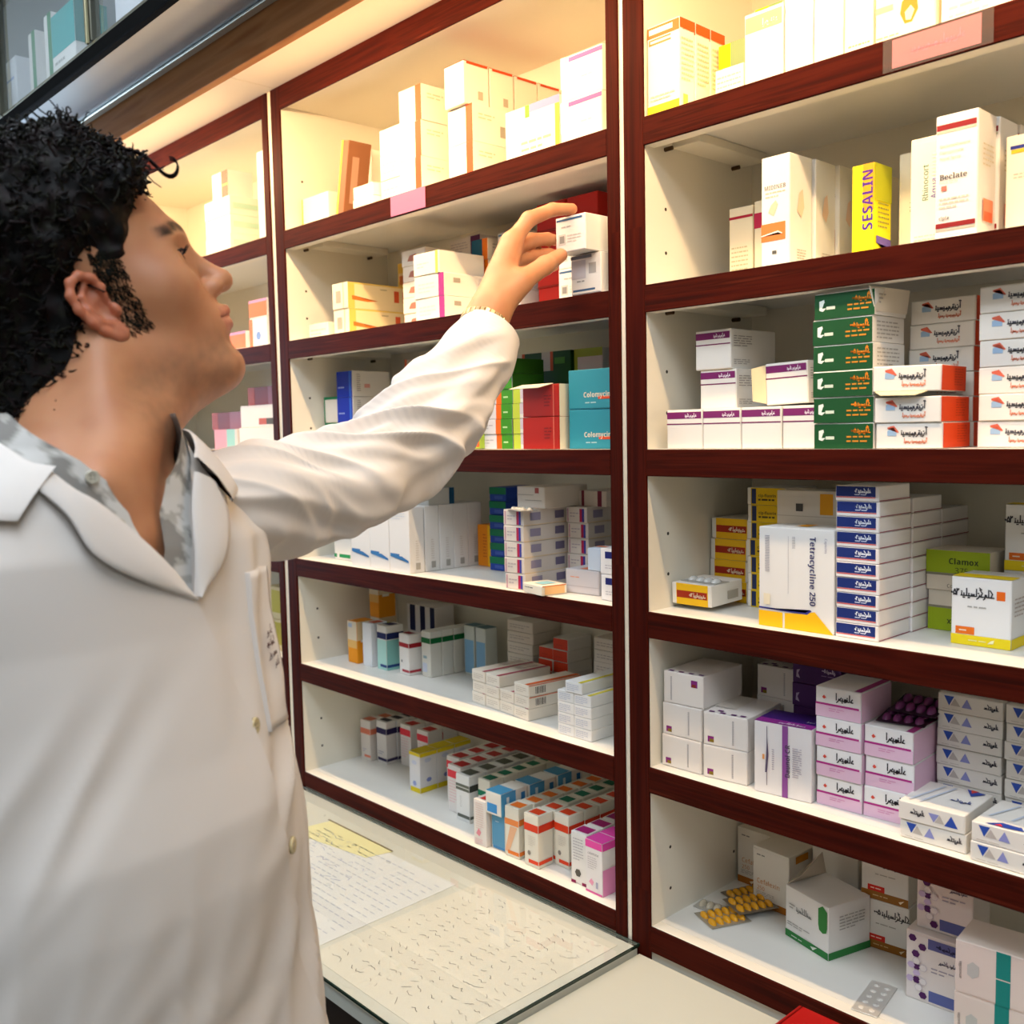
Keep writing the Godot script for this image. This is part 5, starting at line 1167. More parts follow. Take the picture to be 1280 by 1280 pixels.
func small_things() -> void:
	var y: float = SHELF[6]
	var amber := "e0a020"
	blister("blister of yellow capsules lying nearest the shelf edge", Vector3(-0.790, y + 0.001, -0.052), Vector3(0, 66, 0), 5, 2, Vector2(0.0115, 0.022), Vector3(0.0048, 0.0062, 0.0095), "b8b09c", amber)
	blister("silver backed blister under the front capsule strip", Vector3(-0.849, y + 0.001, -0.088), Vector3(0, 8, 0), 3, 1, Vector2(0.0115, 0.022), Vector3(0.0048, 0.0062, 0.0095), "c4c0b8", "c8bfa8")
	blister("blister of yellow capsules leaning in the rear left", Vector3(-0.800, y + 0.001, -0.135), Vector3(0, 70, 0), 5, 2, Vector2(0.0115, 0.022), Vector3(0.0048, 0.0062, 0.0095), "8a8072", amber)
	blister("blister of yellow capsules beside the orange footed carton", Vector3(-0.776, y + 0.010, -0.098), Vector3(0, 64, 0), 5, 2, Vector2(0.0115, 0.022), Vector3(0.0048, 0.0062, 0.0095), "8a8072", amber)
	blister("silver blister of tablets face down by shelf edge", Vector3(-0.562, y + 0.001, -0.012), Vector3(0, 9, 0), 2, 5, Vector2(0.0125, 0.0142), Vector3(0.0035, 0.0009, 0.0035), "e2dfd8", "d8d4cc")
	blister("silver blister strip on the opened yellow carton", Vector3(-0.848, SHELF[4] + 0.0365, -0.062), Vector3(1, -4, 0), 4, 1, Vector2(0.0135, 0.026), Vector3(0.0055, 0.005, 0.009), "b4b4b0", "c8c8c4")
	blister("purple capsule blister on the shorter pink stack", Vector3(-0.56, SHELF[5] + 0.1125, -0.062), Vector3(3, 10, 0), 4, 2, Vector2(0.0125, 0.024), Vector3(0.0052, 0.006, 0.01), "40283c", "7c3a70")
	blister("second purple capsule blister leaning behind the first", Vector3(-0.556, SHELF[5] + 0.121, -0.085), Vector3(10, 4, 0), 4, 2, Vector2(0.0125, 0.024), Vector3(0.0052, 0.006, 0.01), "40283c", "7c3a70")
	blister("silver tablet blister on red and blue striped stack", Vector3(-1.15, SHELF[4] + 0.1265, -0.012), Vector3(0, -20, 0), 4, 2, Vector2(0.012, 0.012), Vector3(0.0045, 0.004, 0.0045), "a8a49c", "c4beb0")
	# paper labels on the shelf edges
	var t := thing("shelf_label", "pink paper label with clear tape on right shelf edge", "label", Vector3(-0.47, 1.9225, 0.0012))
	boxpart("paper", Vector3(-0.046, 0.004, 0.0), Vector3(0.046, 0.033, 0.0006), 0.0, hex("b8686f"), mats.matte, t)
	var b := MB.new()
	persian(b, "daryvhay hmvrmvny", Vector3(0.03, 0.016, 0.0009), Vector3.RIGHT, Vector3.UP, 0.009, 0.0007, hex("b07890"))
	part("handwriting", b, mats.print, t)
	b = MB.new()
	b.quad(Vector3(-0.056, 0.001, 0.0011), Vector3(0.058, 0.001, 0.0011), Vector3(0.058, 0.0355, 0.0011), Vector3(-0.056, 0.0355, 0.0011), Color.WHITE)
	part("clear_tape", b, mats.glass, t)
	t = thing("shelf_label", "plain pink paper label on middle shelf edge", "label", Vector3(-1.366, 1.9225, 0.0012))
	boxpart("paper", Vector3(-0.048, 0.002, 0.0), Vector3(0.048, 0.036, 0.0006), 0.0, hex("bc6c90"), mats.matte, t)
	# red book on the right counter
	t = thing("ledger_book", "thick red book lying on lower right counter", "book", Vector3(-0.59, 0.815, 0.05))
	boxpart("cover", Vector3(0, 0.059, 0), Vector3(0.26, 0.063, 0.2), 0.0008, hex("a80c0a"), mats.panel, t)
	boxpart("cover", Vector3(0, 0, 0), Vector3(0.26, 0.004, 0.2), 0.0008, hex("a80c0a"), mats.panel, t)
	boxpart("pages", Vector3(0.004, 0.004, 0.002), Vector3(0.256, 0.059, 0.196), 0.0005, hex("e0d8c4"), mats.matte, t)
	boxpart("spine", Vector3(-0.003, 0, 0), Vector3(0.003, 0.063, 0.2), 0.001, hex("980a08"), mats.panel, t)

# ---------------------------------------------------------------- the man at the shelves
# body frame: LEFT points from his right to his left side, FRONT out of his chest, MID is the trunk's axis on the floor
const LEFT := Vector3(-0.275, 0, -0.961)
const FRONT := Vector3(0.961, 0, -0.275)
const MID := Vector3(-0.815, 0, 0.745)
# height, half width, half depth, shift to the front
const TRUNK := [[0.80, 0.225, 0.15, 0.0], [0.95, 0.21, 0.14, 0.0], [1.05, 0.198, 0.128, 0.0], [1.1, 0.19, 0.122, 0.0], [1.15, 0.185, 0.122, 0.0], [1.2, 0.18, 0.122, 0.0], [1.25, 0.177, 0.117, 0.0], [1.3, 0.174, 0.108, -0.005], [1.35, 0.170, 0.102, -0.010], [1.4, 0.17, 0.098, -0.016], [1.44, 0.178, 0.097, -0.02], [1.465, 0.176, 0.096, -0.022], [1.485, 0.155, 0.092, -0.024], [1.505, 0.125, 0.087, -0.022], [1.525, 0.1, 0.08, -0.016], [1.545, 0.082, 0.074, -0.012], [1.57, 0.07, 0.07, -0.01], [1.6, 0.066, 0.068, -0.008]]
# where the coat's edges run: [height, angle]; 0 is his left, 90 the front, 180 his right
const RIGHT_EDGE := [[0.8, 52.0], [0.95, 54.0], [1.09, 58.0], [1.2127, 66.7], [1.27, 69.8], [1.332, 72.9], [1.388, 79.6], [1.424, 84.0], [1.4576, 90.0], [1.48, 97.0], [1.5005, 105.0], [1.5313, 134.0], [1.5534, 172.0], [1.57, 200.0]]
const LEFT_EDGE := [[0.8, 66.0], [0.95, 68.0], [1.09, 72.0], [1.2127, 80.0], [1.27, 83.0], [1.332, 85.0], [1.388, 85.0], [1.424, 83.5], [1.46, 82.0], [1.4916, 77.7], [1.5233, 64.6], [1.545, 48.0], [1.57, 20.0]]
var folds := FastNoiseLite.new()

func along(tab: Array, y: float, k := 1) -> float:
	if y <= tab[0][0]:
		return tab[0][k]
	for i in tab.size() - 1:
		if y <= tab[i + 1][0]:
			var t: float = (y - tab[i][0]) / (tab[i + 1][0] - tab[i][0])
			return lerpf(tab[i][k], tab[i + 1][k], t)
	return tab[-1][k]

func trunk(deg: float, y: float, off: float) -> Vector3:
	var a := deg_to_rad(deg)
	var c := cos(a)
	var s := sin(a)
	var x := signf(c) * pow(absf(c), 0.8696) * (along(TRUNK, y, 1) + off)
	var z := signf(s) * pow(absf(s), 0.8696) * (along(TRUNK, y, 2) + off) + along(TRUNK, y, 3)
	return MID + Vector3(0, y, 0) + LEFT * x + FRONT * z

func smin(a: float, b: float, k: float) -> float:
	var h := maxf(k - absf(a - b), 0.0) / k
	return minf(a, b) - h * h * k * 0.25

func capsule(p: Vector3, a: Vector3, b: Vector3, ra: float, rb: float) -> float:
	var ab := b - a
	var t := clampf((p - a).dot(ab) / ab.length_squared(), 0.0, 1.0)
	return p.distance_to(a + ab * t) - lerpf(ra, rb, t)

func ellipsoid(p: Vector3, c: Vector3, r: Vector3) -> float:
	var q := (p - c) / r
	var k := q.length()
	return (k - 1.0) * minf(r.x, minf(r.y, r.z)) if k < 0.3 else k * (k - 1.0) / maxf((q / r).length(), 1e-6)

func nets(mb: MB, f: Callable, lo: Vector3, hi: Vector3, cell: float, colour: Callable) -> void:   # the surface f = 0 as surface nets; only blocks near it are visited
	var nb := Vector3i(((hi - lo) / (cell * 4.0)).ceil())
	var nx := nb.x * 4 + 1
	var ny := nb.y * 4 + 1
	var nz := nb.z * 4 + 1
	var val := PackedFloat32Array()
	val.resize(nx * ny * nz)
	val.fill(99.0)
	var blocks := []
	var reach := cell * 4.0 * 0.9 + cell
	for bz in nb.z:
		for by in nb.y:
			for bx in nb.x:
				var d: float = f.call(lo + Vector3(bx * 4 + 2, by * 4 + 2, bz * 4 + 2) * cell)
				if absf(d) < reach:
					blocks.append(Vector3i(bx, by, bz))
	for b in blocks:
		for k in 5:
			for j in 5:
				for i in 5:
					var at: int = (b.x * 4 + i) + nx * ((b.y * 4 + j) + ny * (b.z * 4 + k))
					if val[at] > 98.0:
						val[at] = f.call(lo + Vector3(b.x * 4 + i, b.y * 4 + j, b.z * 4 + k) * cell)
	var idx := PackedInt32Array()
	idx.resize(nx * ny * nz)
	idx.fill(-1)
	var sy := nx
	var sz := nx * ny
	var offs := [0, 1, sy, sy + 1, sz, sz + 1, sz + sy, sz + sy + 1]
	var edges := [[0, 1], [2, 3], [4, 5], [6, 7], [0, 2], [1, 3], [4, 6], [5, 7], [0, 4], [1, 5], [2, 6], [3, 7]]
	var cells := []
	for b in blocks:
		for k in 4:
			for j in 4:
				for i in 4:
					var at: int = (b.x * 4 + i) + nx * ((b.y * 4 + j) + ny * (b.z * 4 + k))
					var v := [0.0, 0.0, 0.0, 0.0, 0.0, 0.0, 0.0, 0.0]
					var neg := 0
					for c in 8:
						v[c] = val[at + offs[c]]
						if v[c] < 0.0:
							neg += 1
					if neg == 0 or neg == 8:
						continue
					var sum := Vector3.ZERO
					var n := 0
					for e in edges:
						var v0: float = v[e[0]]
						var v1: float = v[e[1]]
						if (v0 < 0.0) != (v1 < 0.0):
							var t := v0 / (v0 - v1)
							var p0 := Vector3(e[0] & 1, (e[0] >> 1) & 1, e[0] >> 2)
							var p1 := Vector3(e[1] & 1, (e[1] >> 1) & 1, e[1] >> 2)
							sum += p0.lerp(p1, t)
							n += 1
					var p := lo + (Vector3(b.x * 4 + i, b.y * 4 + j, b.z * 4 + k) + sum / n) * cell
					var g := Vector3(v[1] + v[3] + v[5] + v[7] - v[0] - v[2] - v[4] - v[6], v[2] + v[3] + v[6] + v[7] - v[0] - v[1] - v[4] - v[5], v[4] + v[5] + v[6] + v[7] - v[0] - v[1] - v[2] - v[3])
					idx[at] = mb.vert(p, g.normalized(), colour.call(p))
					cells.append(at)
	var dirs := [[1, sy, sz], [sy, sz, 1], [sz, 1, sy]]
	for at in cells:
		for d in dirs:
			var a0: float = val[at]
			var a1: float = val[at + d[0]]
			if (a0 < 0.0) == (a1 < 0.0):
				continue
			if at - d[1] - d[2] < 0:
				continue
			var q0 := idx[at - d[1] - d[2]]
			var q1 := idx[at - d[2]]
			var q2 := idx[at]
			var q3 := idx[at - d[1]]
			if q0 < 0 or q1 < 0 or q3 < 0:
				continue
			if a0 < 0.0:
				mb.ix.append_array(PackedInt32Array([q0, q2, q1, q0, q3, q2]))
			else:
				mb.ix.append_array(PackedInt32Array([q0, q1, q2, q0, q2, q3]))

# ---- head, in its own frame: x out of the face, y up, z to his right ear
var head_frame := Transform3D.IDENTITY
var neck_a := Vector3.ZERO
var neck_b := Vector3.ZERO
var notch := Vector3.ZERO
var chest_a := Vector3.ZERO
var chest_b := Vector3.ZERO

func head_field(p: Vector3) -> float:
	var m := Vector3(p.x, p.y, absf(p.z))
	var d := ellipsoid(p, Vector3(-0.014, 0.042, 0), Vector3(0.098, 0.086, 0.075))
	d = smin(d, ellipsoid(p, Vector3(0.034, -0.012, 0), Vector3(0.054, 0.088, 0.06)), 0.03)
	d = smin(d, capsule(m, Vector3(0.006, -0.066, 0.046), Vector3(0.07, -0.094, 0.014), 0.019, 0.018), 0.03)
	d = smin(d, ellipsoid(p, Vector3(0.076, -0.094, 0), Vector3(0.019, 0.019, 0.024)), 0.02)
	d = smin(d, capsule(m, Vector3(0.07, 0.03, 0.036), Vector3(0.082, 0.034, 0.006), 0.010, 0.011), 0.016)
	d = smin(d, ellipsoid(m, Vector3(0.054, -0.012, 0.044), Vector3(0.024, 0.02, 0.02)), 0.03)
	d = smin(d, ellipsoid(p, Vector3(0.072, -0.052, 0), Vector3(0.026, 0.032, 0.032)), 0.02)
	# eye hollow and lids
	d = -smin(-d, (m - Vector3(0.094, 0.011, 0.034)).length() - 0.0165, 0.012)
	d = smin(d, (m - Vector3(0.0695, 0.010, 0.0315)).length() - 0.0128, 0.004)
	# nose
	d = smin(d, capsule(p, Vector3(0.082, 0.022, 0), Vector3(0.107, -0.016, 0), 0.0075, 0.010), 0.012)
	d = smin(d, ellipsoid(p, Vector3(0.108, -0.0175, 0), Vector3(0.0105, 0.0095, 0.0105)), 0.008)
	d = smin(d, ellipsoid(m, Vector3(0.096, -0.0225, 0.0125), Vector3(0.011, 0.008, 0.0065)), 0.007)
	d = -smin(-d, ellipsoid(m, Vector3(0.1025, -0.031, 0.0075), Vector3(0.006, 0.005, 0.0035)), 0.003)
	# lips
	d = smin(d, capsule(m, Vector3(0.085, -0.049, 0.021), Vector3(0.0995, -0.0445, 0.002), 0.003, 0.0058), 0.006)
	d = smin(d, capsule(m, Vector3(0.085, -0.0525, 0.019), Vector3(0.0965, -0.0585, 0.002), 0.003, 0.0066), 0.006)
	d = -smin(-d, capsule(m, Vector3(0.088, -0.0512, 0.022), Vector3(0.106, -0.0512, 0.0), 0.0012, 0.0016), 0.003)
	d = -smin(-d, capsule(m, Vector3(0.098, -0.076, 0.02), Vector3(0.104, -0.074, 0.0), 0.005, 0.007), 0.014)
	# neck and upper chest
	d = smin(d, capsule(p, chest_a, chest_b, 0.085, 0.085), 0.05)
	d = smin(d, capsule(p, neck_a, neck_b, 0.056, 0.067), 0.035)
	d = smin(d, capsule(p, Vector3(-0.022, -0.035, 0.058), notch, 0.015, 0.006), 0.035)
	d = smin(d, capsule(p, Vector3(0.03, -0.1, 0), notch + Vector3(0.0, 0.05, 0), 0.02, 0.010), 0.04)
	return d

func ear_field(q: Vector3) -> float:   # his right ear, its own axes: x forward, y up along the ear, z outward
	var p := Vector3(-q.x, q.y, q.z)
	var d := ellipsoid(p, Vector3(0.001, -0.002, -0.003), Vector3(0.0155, 0.027, 0.0065))
	for i in EAR.size() - 1:
		d = smin(d, capsule(p, EAR[i], EAR[i + 1], 0.0036, 0.0036), 0.004)
	d = -smin(-d, ellipsoid(p, Vector3(-0.002, -0.004, 0.008), Vector3(0.0085, 0.012, 0.009)), 0.005)
	d = -smin(-d, ellipsoid(p, Vector3(0.001, 0.014, 0.007), Vector3(0.006, 0.0095, 0.0055)), 0.004)
	for i in RIM.size() - 1:
		d = smin(d, capsule(p, RIM[i], RIM[i + 1], 0.0026, 0.0026), 0.004)
	d = smin(d, ellipsoid(p, Vector3(-0.003, -0.0265, 0.001), Vector3(0.009, 0.009, 0.0045)), 0.006)
	d = smin(d, ellipsoid(p, Vector3(-0.0125, -0.008, 0.004), Vector3(0.004, 0.006, 0.004)), 0.005)
	return d

const EAR := [Vector3(-0.009, 0.002, 0.002), Vector3(-0.012, 0.013, 0.004), Vector3(-0.009, 0.024, 0.006), Vector3(0.0, 0.0305, 0.0075), Vector3(0.010, 0.0285, 0.008), Vector3(0.0165, 0.019, 0.008), Vector3(0.0175, 0.006, 0.0075), Vector3(0.014, -0.008, 0.006), Vector3(0.008, -0.02, 0.004), Vector3(0.002, -0.028, 0.002)]
const RIM := [Vector3(-0.001, 0.022, 0.002), Vector3(0.008, 0.014, 0.005), Vector3(0.0095, 0.002, 0.006), Vector3(0.007, -0.01, 0.0055), Vector3(0.0, -0.0165, 0.004)]

func skin_colour(p: Vector3) -> Color:   # p in the head's frame
	var c := hex("c08660")
	var blush := folds.get_noise_3dv(p * 900.0)
	c = c.lerp(hex("a86a48"), clampf(blush * 0.5 + 0.15, 0.0, 0.4))
	# shaved beard, moustache and the sideburn below the temple: dark hairs under the skin
	var jaw := smoothstep(-0.045, -0.08, p.y + 0.25 * maxf(0.0, 0.03 - p.x)) * smoothstep(-0.035, 0.0, p.x) * smoothstep(-0.15, -0.125, p.y)
	var grain := 0.75 + 0.45 * folds.get_noise_3dv(p * 2600.0)
	c = c.lerp(hex("5c4a3c"), clampf(jaw * 0.42 * grain, 0.0, 0.6))
	var lip := maxf(1.0 - (p - Vector3(0.1, -0.0515, 0)).length() / 0.02, 0.0)
	if absf(p.z) < 0.022 and p.x > 0.084 and p.y > -0.066 and p.y < -0.0405:
		c = c.lerp(hex("b06a58"), 0.75)
	var brow := smoothstep(0.007, 0.003, absf(p.y - 0.040 + 0.25 * maxf(absf(p.z) - 0.03, 0.0))) * smoothstep(0.008, 0.014, absf(p.z)) * smoothstep(0.056, 0.048, absf(p.z)) * (1.0 if p.x > 0.04 else 0.0)
	c = c.lerp(hex("1c1410"), clampf(brow * grain * 1.2, 0.0, 0.95))
	return c

func hair_field(p: Vector3) -> float:
	var lump := folds.get_noise_3dv(p * 420.0) * 0.011 + folds.get_noise_3dv(p * 1100.0 + Vector3(50, 0, 0)) * 0.006
	var top := smoothstep(0.0, 0.11, p.y)
	var d := ellipsoid(p, Vector3(-0.02, 0.046, 0), Vector3(0.106 + 0.016 * top, 0.099 + 0.024 * top, 0.08 + 0.016 * top)) - lump
	d = smin(d, capsule(p, Vector3(-0.05, -0.02, 0), neck_a.lerp(neck_b, 0.35) + Vector3(-0.014, 0.0, 0.0), 0.07, 0.055) - lump * 0.5, 0.03)
	# cut away the face, the ears and the throat
	var line := along(HAIRLINE, p.y)
	d = maxf(d, p.x - line - lump * 0.8)
	var ear := Vector3(p.x + 0.006, p.y + 0.012, 0.0)
	if absf(p.z) > 0.04:
		d = -smin(-d, ear.length() - 0.013, 0.006)
	return maxf(d, -0.125 - p.y)
const HAIRLINE := [[-0.13, -0.105], [-0.09, -0.075], [-0.06, -0.05], [-0.04, -0.034], [-0.036, 0.024], [0.0, 0.03], [0.03, 0.034], [0.06, 0.05], [0.09, 0.074], [0.11, 0.09], [0.16, 0.1]]

# ---- hand: joints in the room's frame
const FINGERS := [
	[Vector3(-0.9950, 1.8050, 0.1118), Vector3(-0.9890, 1.8390, 0.0830), Vector3(-0.9790, 1.8545, 0.0480), Vector3(-0.9680, 1.8575, 0.0200), 0.0105],
	[Vector3(-1.0060, 1.8005, 0.1010), Vector3(-1.0095, 1.8165, 0.0600), Vector3(-1.0068, 1.8215, 0.0300), Vector3(-1.0058, 1.8215, 0.0100), 0.0100],
	[Vector3(-1.0180, 1.7880, 0.0960), Vector3(-1.0165, 1.7970, 0.0520), Vector3(-1.0085, 1.8010, 0.0250), Vector3(-1.0055, 1.8010, 0.0080), 0.0095],
	[Vector3(-1.0250, 1.7745, 0.0960), Vector3(-1.0220, 1.7800, 0.0540), Vector3(-1.0130, 1.7830, 0.0320), Vector3(-1.0070, 1.7835, 0.0170), 0.0086]]
const THUMB := [Vector3(-0.9750, 1.7160, 0.1600), Vector3(-0.9640, 1.7480, 0.1250), Vector3(-0.9625, 1.7740, 0.0800), Vector3(-0.9700, 1.7925, 0.0420)]
const WRIST := Vector3(-0.9784, 1.6928, 0.1764)

func hand_field(p: Vector3) -> float:
	var d := capsule(p, Vector3(-0.962, 1.628, 0.222), WRIST, 0.036, 0.027)
	for i in 4:
		var f: Array = FINGERS[i]
		d = smin(d, capsule(p, WRIST + (f[0] - FINGERS[1][0]) * 0.35, f[0], 0.021, 0.0145 - 0.0008 * i), 0.016)
	d = smin(d, capsule(p, THUMB[0], THUMB[1], 0.0205, 0.0155), 0.018)
	d = smin(d, capsule(p, THUMB[1].lerp(THUMB[0], 0.3), FINGERS[0][0].lerp(WRIST, 0.4), 0.010, 0.010), 0.016)
	d = smin(d, capsule(p, THUMB[1], THUMB[2], 0.0145, 0.0122), 0.008)
	d = smin(d, capsule(p, THUMB[2], THUMB[3], 0.0122, 0.0096), 0.006)
	var e := 9.0
	for i in 4:
		var f: Array = FINGERS[i]
		var r: float = f[4]
		var g := capsule(p, f[0], f[1], r * 1.12, r)
		g = smin(g, capsule(p, f[1], f[2], r * 1.02, r * 0.88), 0.004)
		g = smin(g, capsule(p, f[2], f[3], r * 0.88, r * 0.74), 0.003)
		e = smin(e, g, 0.0025)
	return smin(d, e, 0.007)

func hand_colour(p: Vector3) -> Color:
	var c := hex("c48c64")
	return c.lerp(hex("b3714e"), clampf(folds.get_noise_3dv(p * 700.0) * 0.6 + 0.15, 0.0, 0.45))

func sheet_rows(y0: float, y1: float, ny: int, nt: int, redge: Array, ledge: Array, off: Callable) -> Array:
	var rows := []
	for i in ny + 1:
		var y := lerpf(y0, y1, float(i) / ny)
		var a := along(ledge, y)
		var b := along(redge, y) - 360.0
		var r := []
		for j in nt + 1:
			var t := float(j) / nt
			var deg := lerpf(b, a, t)
			r.append(trunk(deg, y, off.call(deg, y, t)))
		rows.append(r)
	return rows

func cloth_fold(x: float, y: float) -> float:   # soft pleats: 0 between, 1 on the crest
	var n := folds.get_noise_2d(x, y)
	return pow(1.0 - sqrt(n * n + 0.015), 3.0)

func coat_off(deg: float, y: float, t: float) -> float:
	var d := 0.006 * smoothstep(0.4, 0.1, t)                    # the right front lies over the left one
	var low := smoothstep(1.42, 1.25, y)
	var arc := (deg if deg > -90.0 else deg + 360.0) * 0.0027                       # metres round the trunk
	d += (cloth_fold((y * 0.62 + arc * 0.8) * 300.0, (y * 0.8 - arc * 0.62) * 42.0) - 0.6) * 0.012 * low
	d += (cloth_fold((arc + y * 0.15) * 380.0 + 300.0, y * 34.0 + 70.0) - 0.6) * 0.008 * smoothstep(1.3, 1.05, y)
	# pleats dragged towards the raised left shoulder
	var lf := deg if deg > -90.0 else deg + 360.0
	var pull := smoothstep(45.0, 12.0, absf(lf - 45.0)) * smoothstep(1.15, 1.36, y) * smoothstep(1.5, 1.44, y)
	d += sin((lf - 35.0) * 0.3 + (y - 1.4) * 22.0) * 0.003 * pull
	return d

func person() -> void:
	folds.seed = 5
	folds.frequency = 0.03
	folds.fractal_octaves = 2
	var who := thing("person", "man in white coat reaching up to a shelf with left hand", "person", MID)
	var away := Transform3D(Basis.IDENTITY, -MID)
	# frame of the head: turned to the shelves and tipped up
	var fwd := Vector3(0.3877, 0, -0.9218)
	var pitch := deg_to_rad(22.0)
	var hx := (fwd * cos(pitch) + Vector3.UP * sin(pitch)).normalized()
	var hz := hx.cross(Vector3.UP).normalized()
	var hy := hz.cross(hx).normalized()
	var hb := Basis(hx, hy, hz) * Basis.from_scale(Vector3.ONE * 0.95)
	head_frame = Transform3D(hb, Vector3(-0.8390, 1.6596, 0.7236) - hb * Vector3(-0.006, -0.012, 0.074))
	var inv := head_frame.affine_inverse()
	neck_a = inv * (head_frame * Vector3(-0.03, -0.05, 0))
	neck_b = inv * (MID + Vector3(0, 1.49, 0) - FRONT * 0.02)
	notch = inv * trunk(92.0, 1.475, -0.02)
	chest_a = inv * (MID + Vector3(0, 1.448, 0) - FRONT * 0.02 + LEFT * 0.05)
	chest_b = inv * (MID + Vector3(0, 1.448, 0) - FRONT * 0.02 - LEFT * 0.05)
	# body: one skin mesh of head, neck, chest, raised arm and hand
	var b := MB.new()
	b.xf = away * head_frame
	nets(b, head_field, Vector3(-0.25, -0.34, -0.2), Vector3(0.135, 0.15, 0.2), 0.0034, skin_colour)
	var out := Vector3(0.36, 0.0, 0.93).normalized()                      # the ear stands off the head
	var up := Vector3(-0.2, 1.0, 0.05)
	up = (up - out * up.dot(out)).normalized()
	var ef := Transform3D(Basis(up.cross(out), up, out), Vector3(-0.008, -0.012, 0.0735))
	b.xf = away * head_frame * ef
	nets(b, ear_field, Vector3(-0.026, -0.042, -0.014), Vector3(0.022, 0.04, 0.018), 0.0015, func(p): return hex("c98a68").lerp(hex("b05c44"), clampf(0.5 + p.z * 30.0 + folds.get_noise_3dv(p * 3000.0) * 0.4, 0.1, 0.6)))
	b.xf = away
	nets(b, hand_field, Vector3(-1.06, 1.6, -0.012), Vector3(-0.92, 1.885, 0.262), 0.003, hand_colour)
	b.tube([Vector3(-0.8556, 1.4880, 0.6), Vector3(-0.8856, 1.4894, 0.5282), Vector3(-0.9229, 1.5179, 0.3880), Vector3(-0.9519, 1.5918, 0.2630), Vector3(-0.962, 1.628, 0.222)], [0.04, 0.044, 0.042, 0.038, 0.035], 16, hex("c08660"))
	var skin := mat(0.48, 0.0, 0.45)
	skin.subsurf_scatter_enabled = true
	skin.subsurf_scatter_strength = 0.15
	part("body", b, skin, who)
	# eyes
	for s in [1.0, -1.0]:
		var e := MB.new()
		e.xf = away * head_frame
		var c := Vector3(0.0695, 0.0105, 0.0310 * s)
		var look := Vector3(0.9, 0.15, -0.05)
		for ring in [[0.0118, 0.0, "e6ddd2", 0.0], [0.0, 0.0, "", 0.0]]:
			if ring[0] == 0.0:
				continue
			var rows := []
			for i in 9:
				var ph := -PI / 2 + PI * i / 8.0
				var r := []
				for j in 16:
					var an := -TAU * j / 16
					r.append(c + Vector3(cos(an) * cos(ph), sin(ph), sin(an) * cos(ph)) * 0.0118)
				rows.append(r)
			e.grid(rows, hex("e2d8cc"), true)
		var iris := c + look.normalized() * 0.0072
		e.tube([iris, iris + look.normalized() * 0.005], [0.0056, 0.0048], 14, hex("2a1810"))
		part("eye", e, mats.gloss, who)
		var la := MB.new()
		la.xf = away * head_frame
		for k in 12:
			var zz: float = (0.022 + 0.0018 * k) * s
			var p0 := Vector3(0.0835 - 0.0006 * absf(k - 4.0), 0.0165 - 0.0004 * absf(k - 6.0), zz)
			la.tube([p0, p0 + Vector3(0.004, 0.0004, 0.0006 * s), p0 + Vector3(0.0075, 0.003, 0.0012 * s)], [0.0004, 0.00035, 0.0001], 4, hex("120c08"))
		la.tube([Vector3(0.081, 0.0165, 0.022 * s), Vector3(0.0835, 0.0178, 0.031 * s), Vector3(0.077, 0.0165, 0.041 * s)], [0.0009, 0.0012, 0.0007], 5, hex("1c120c"))
		part("eyelashes", la, mats.matte, who)
	hair(who, away)
	coat(who, away)
	legs(who, away)

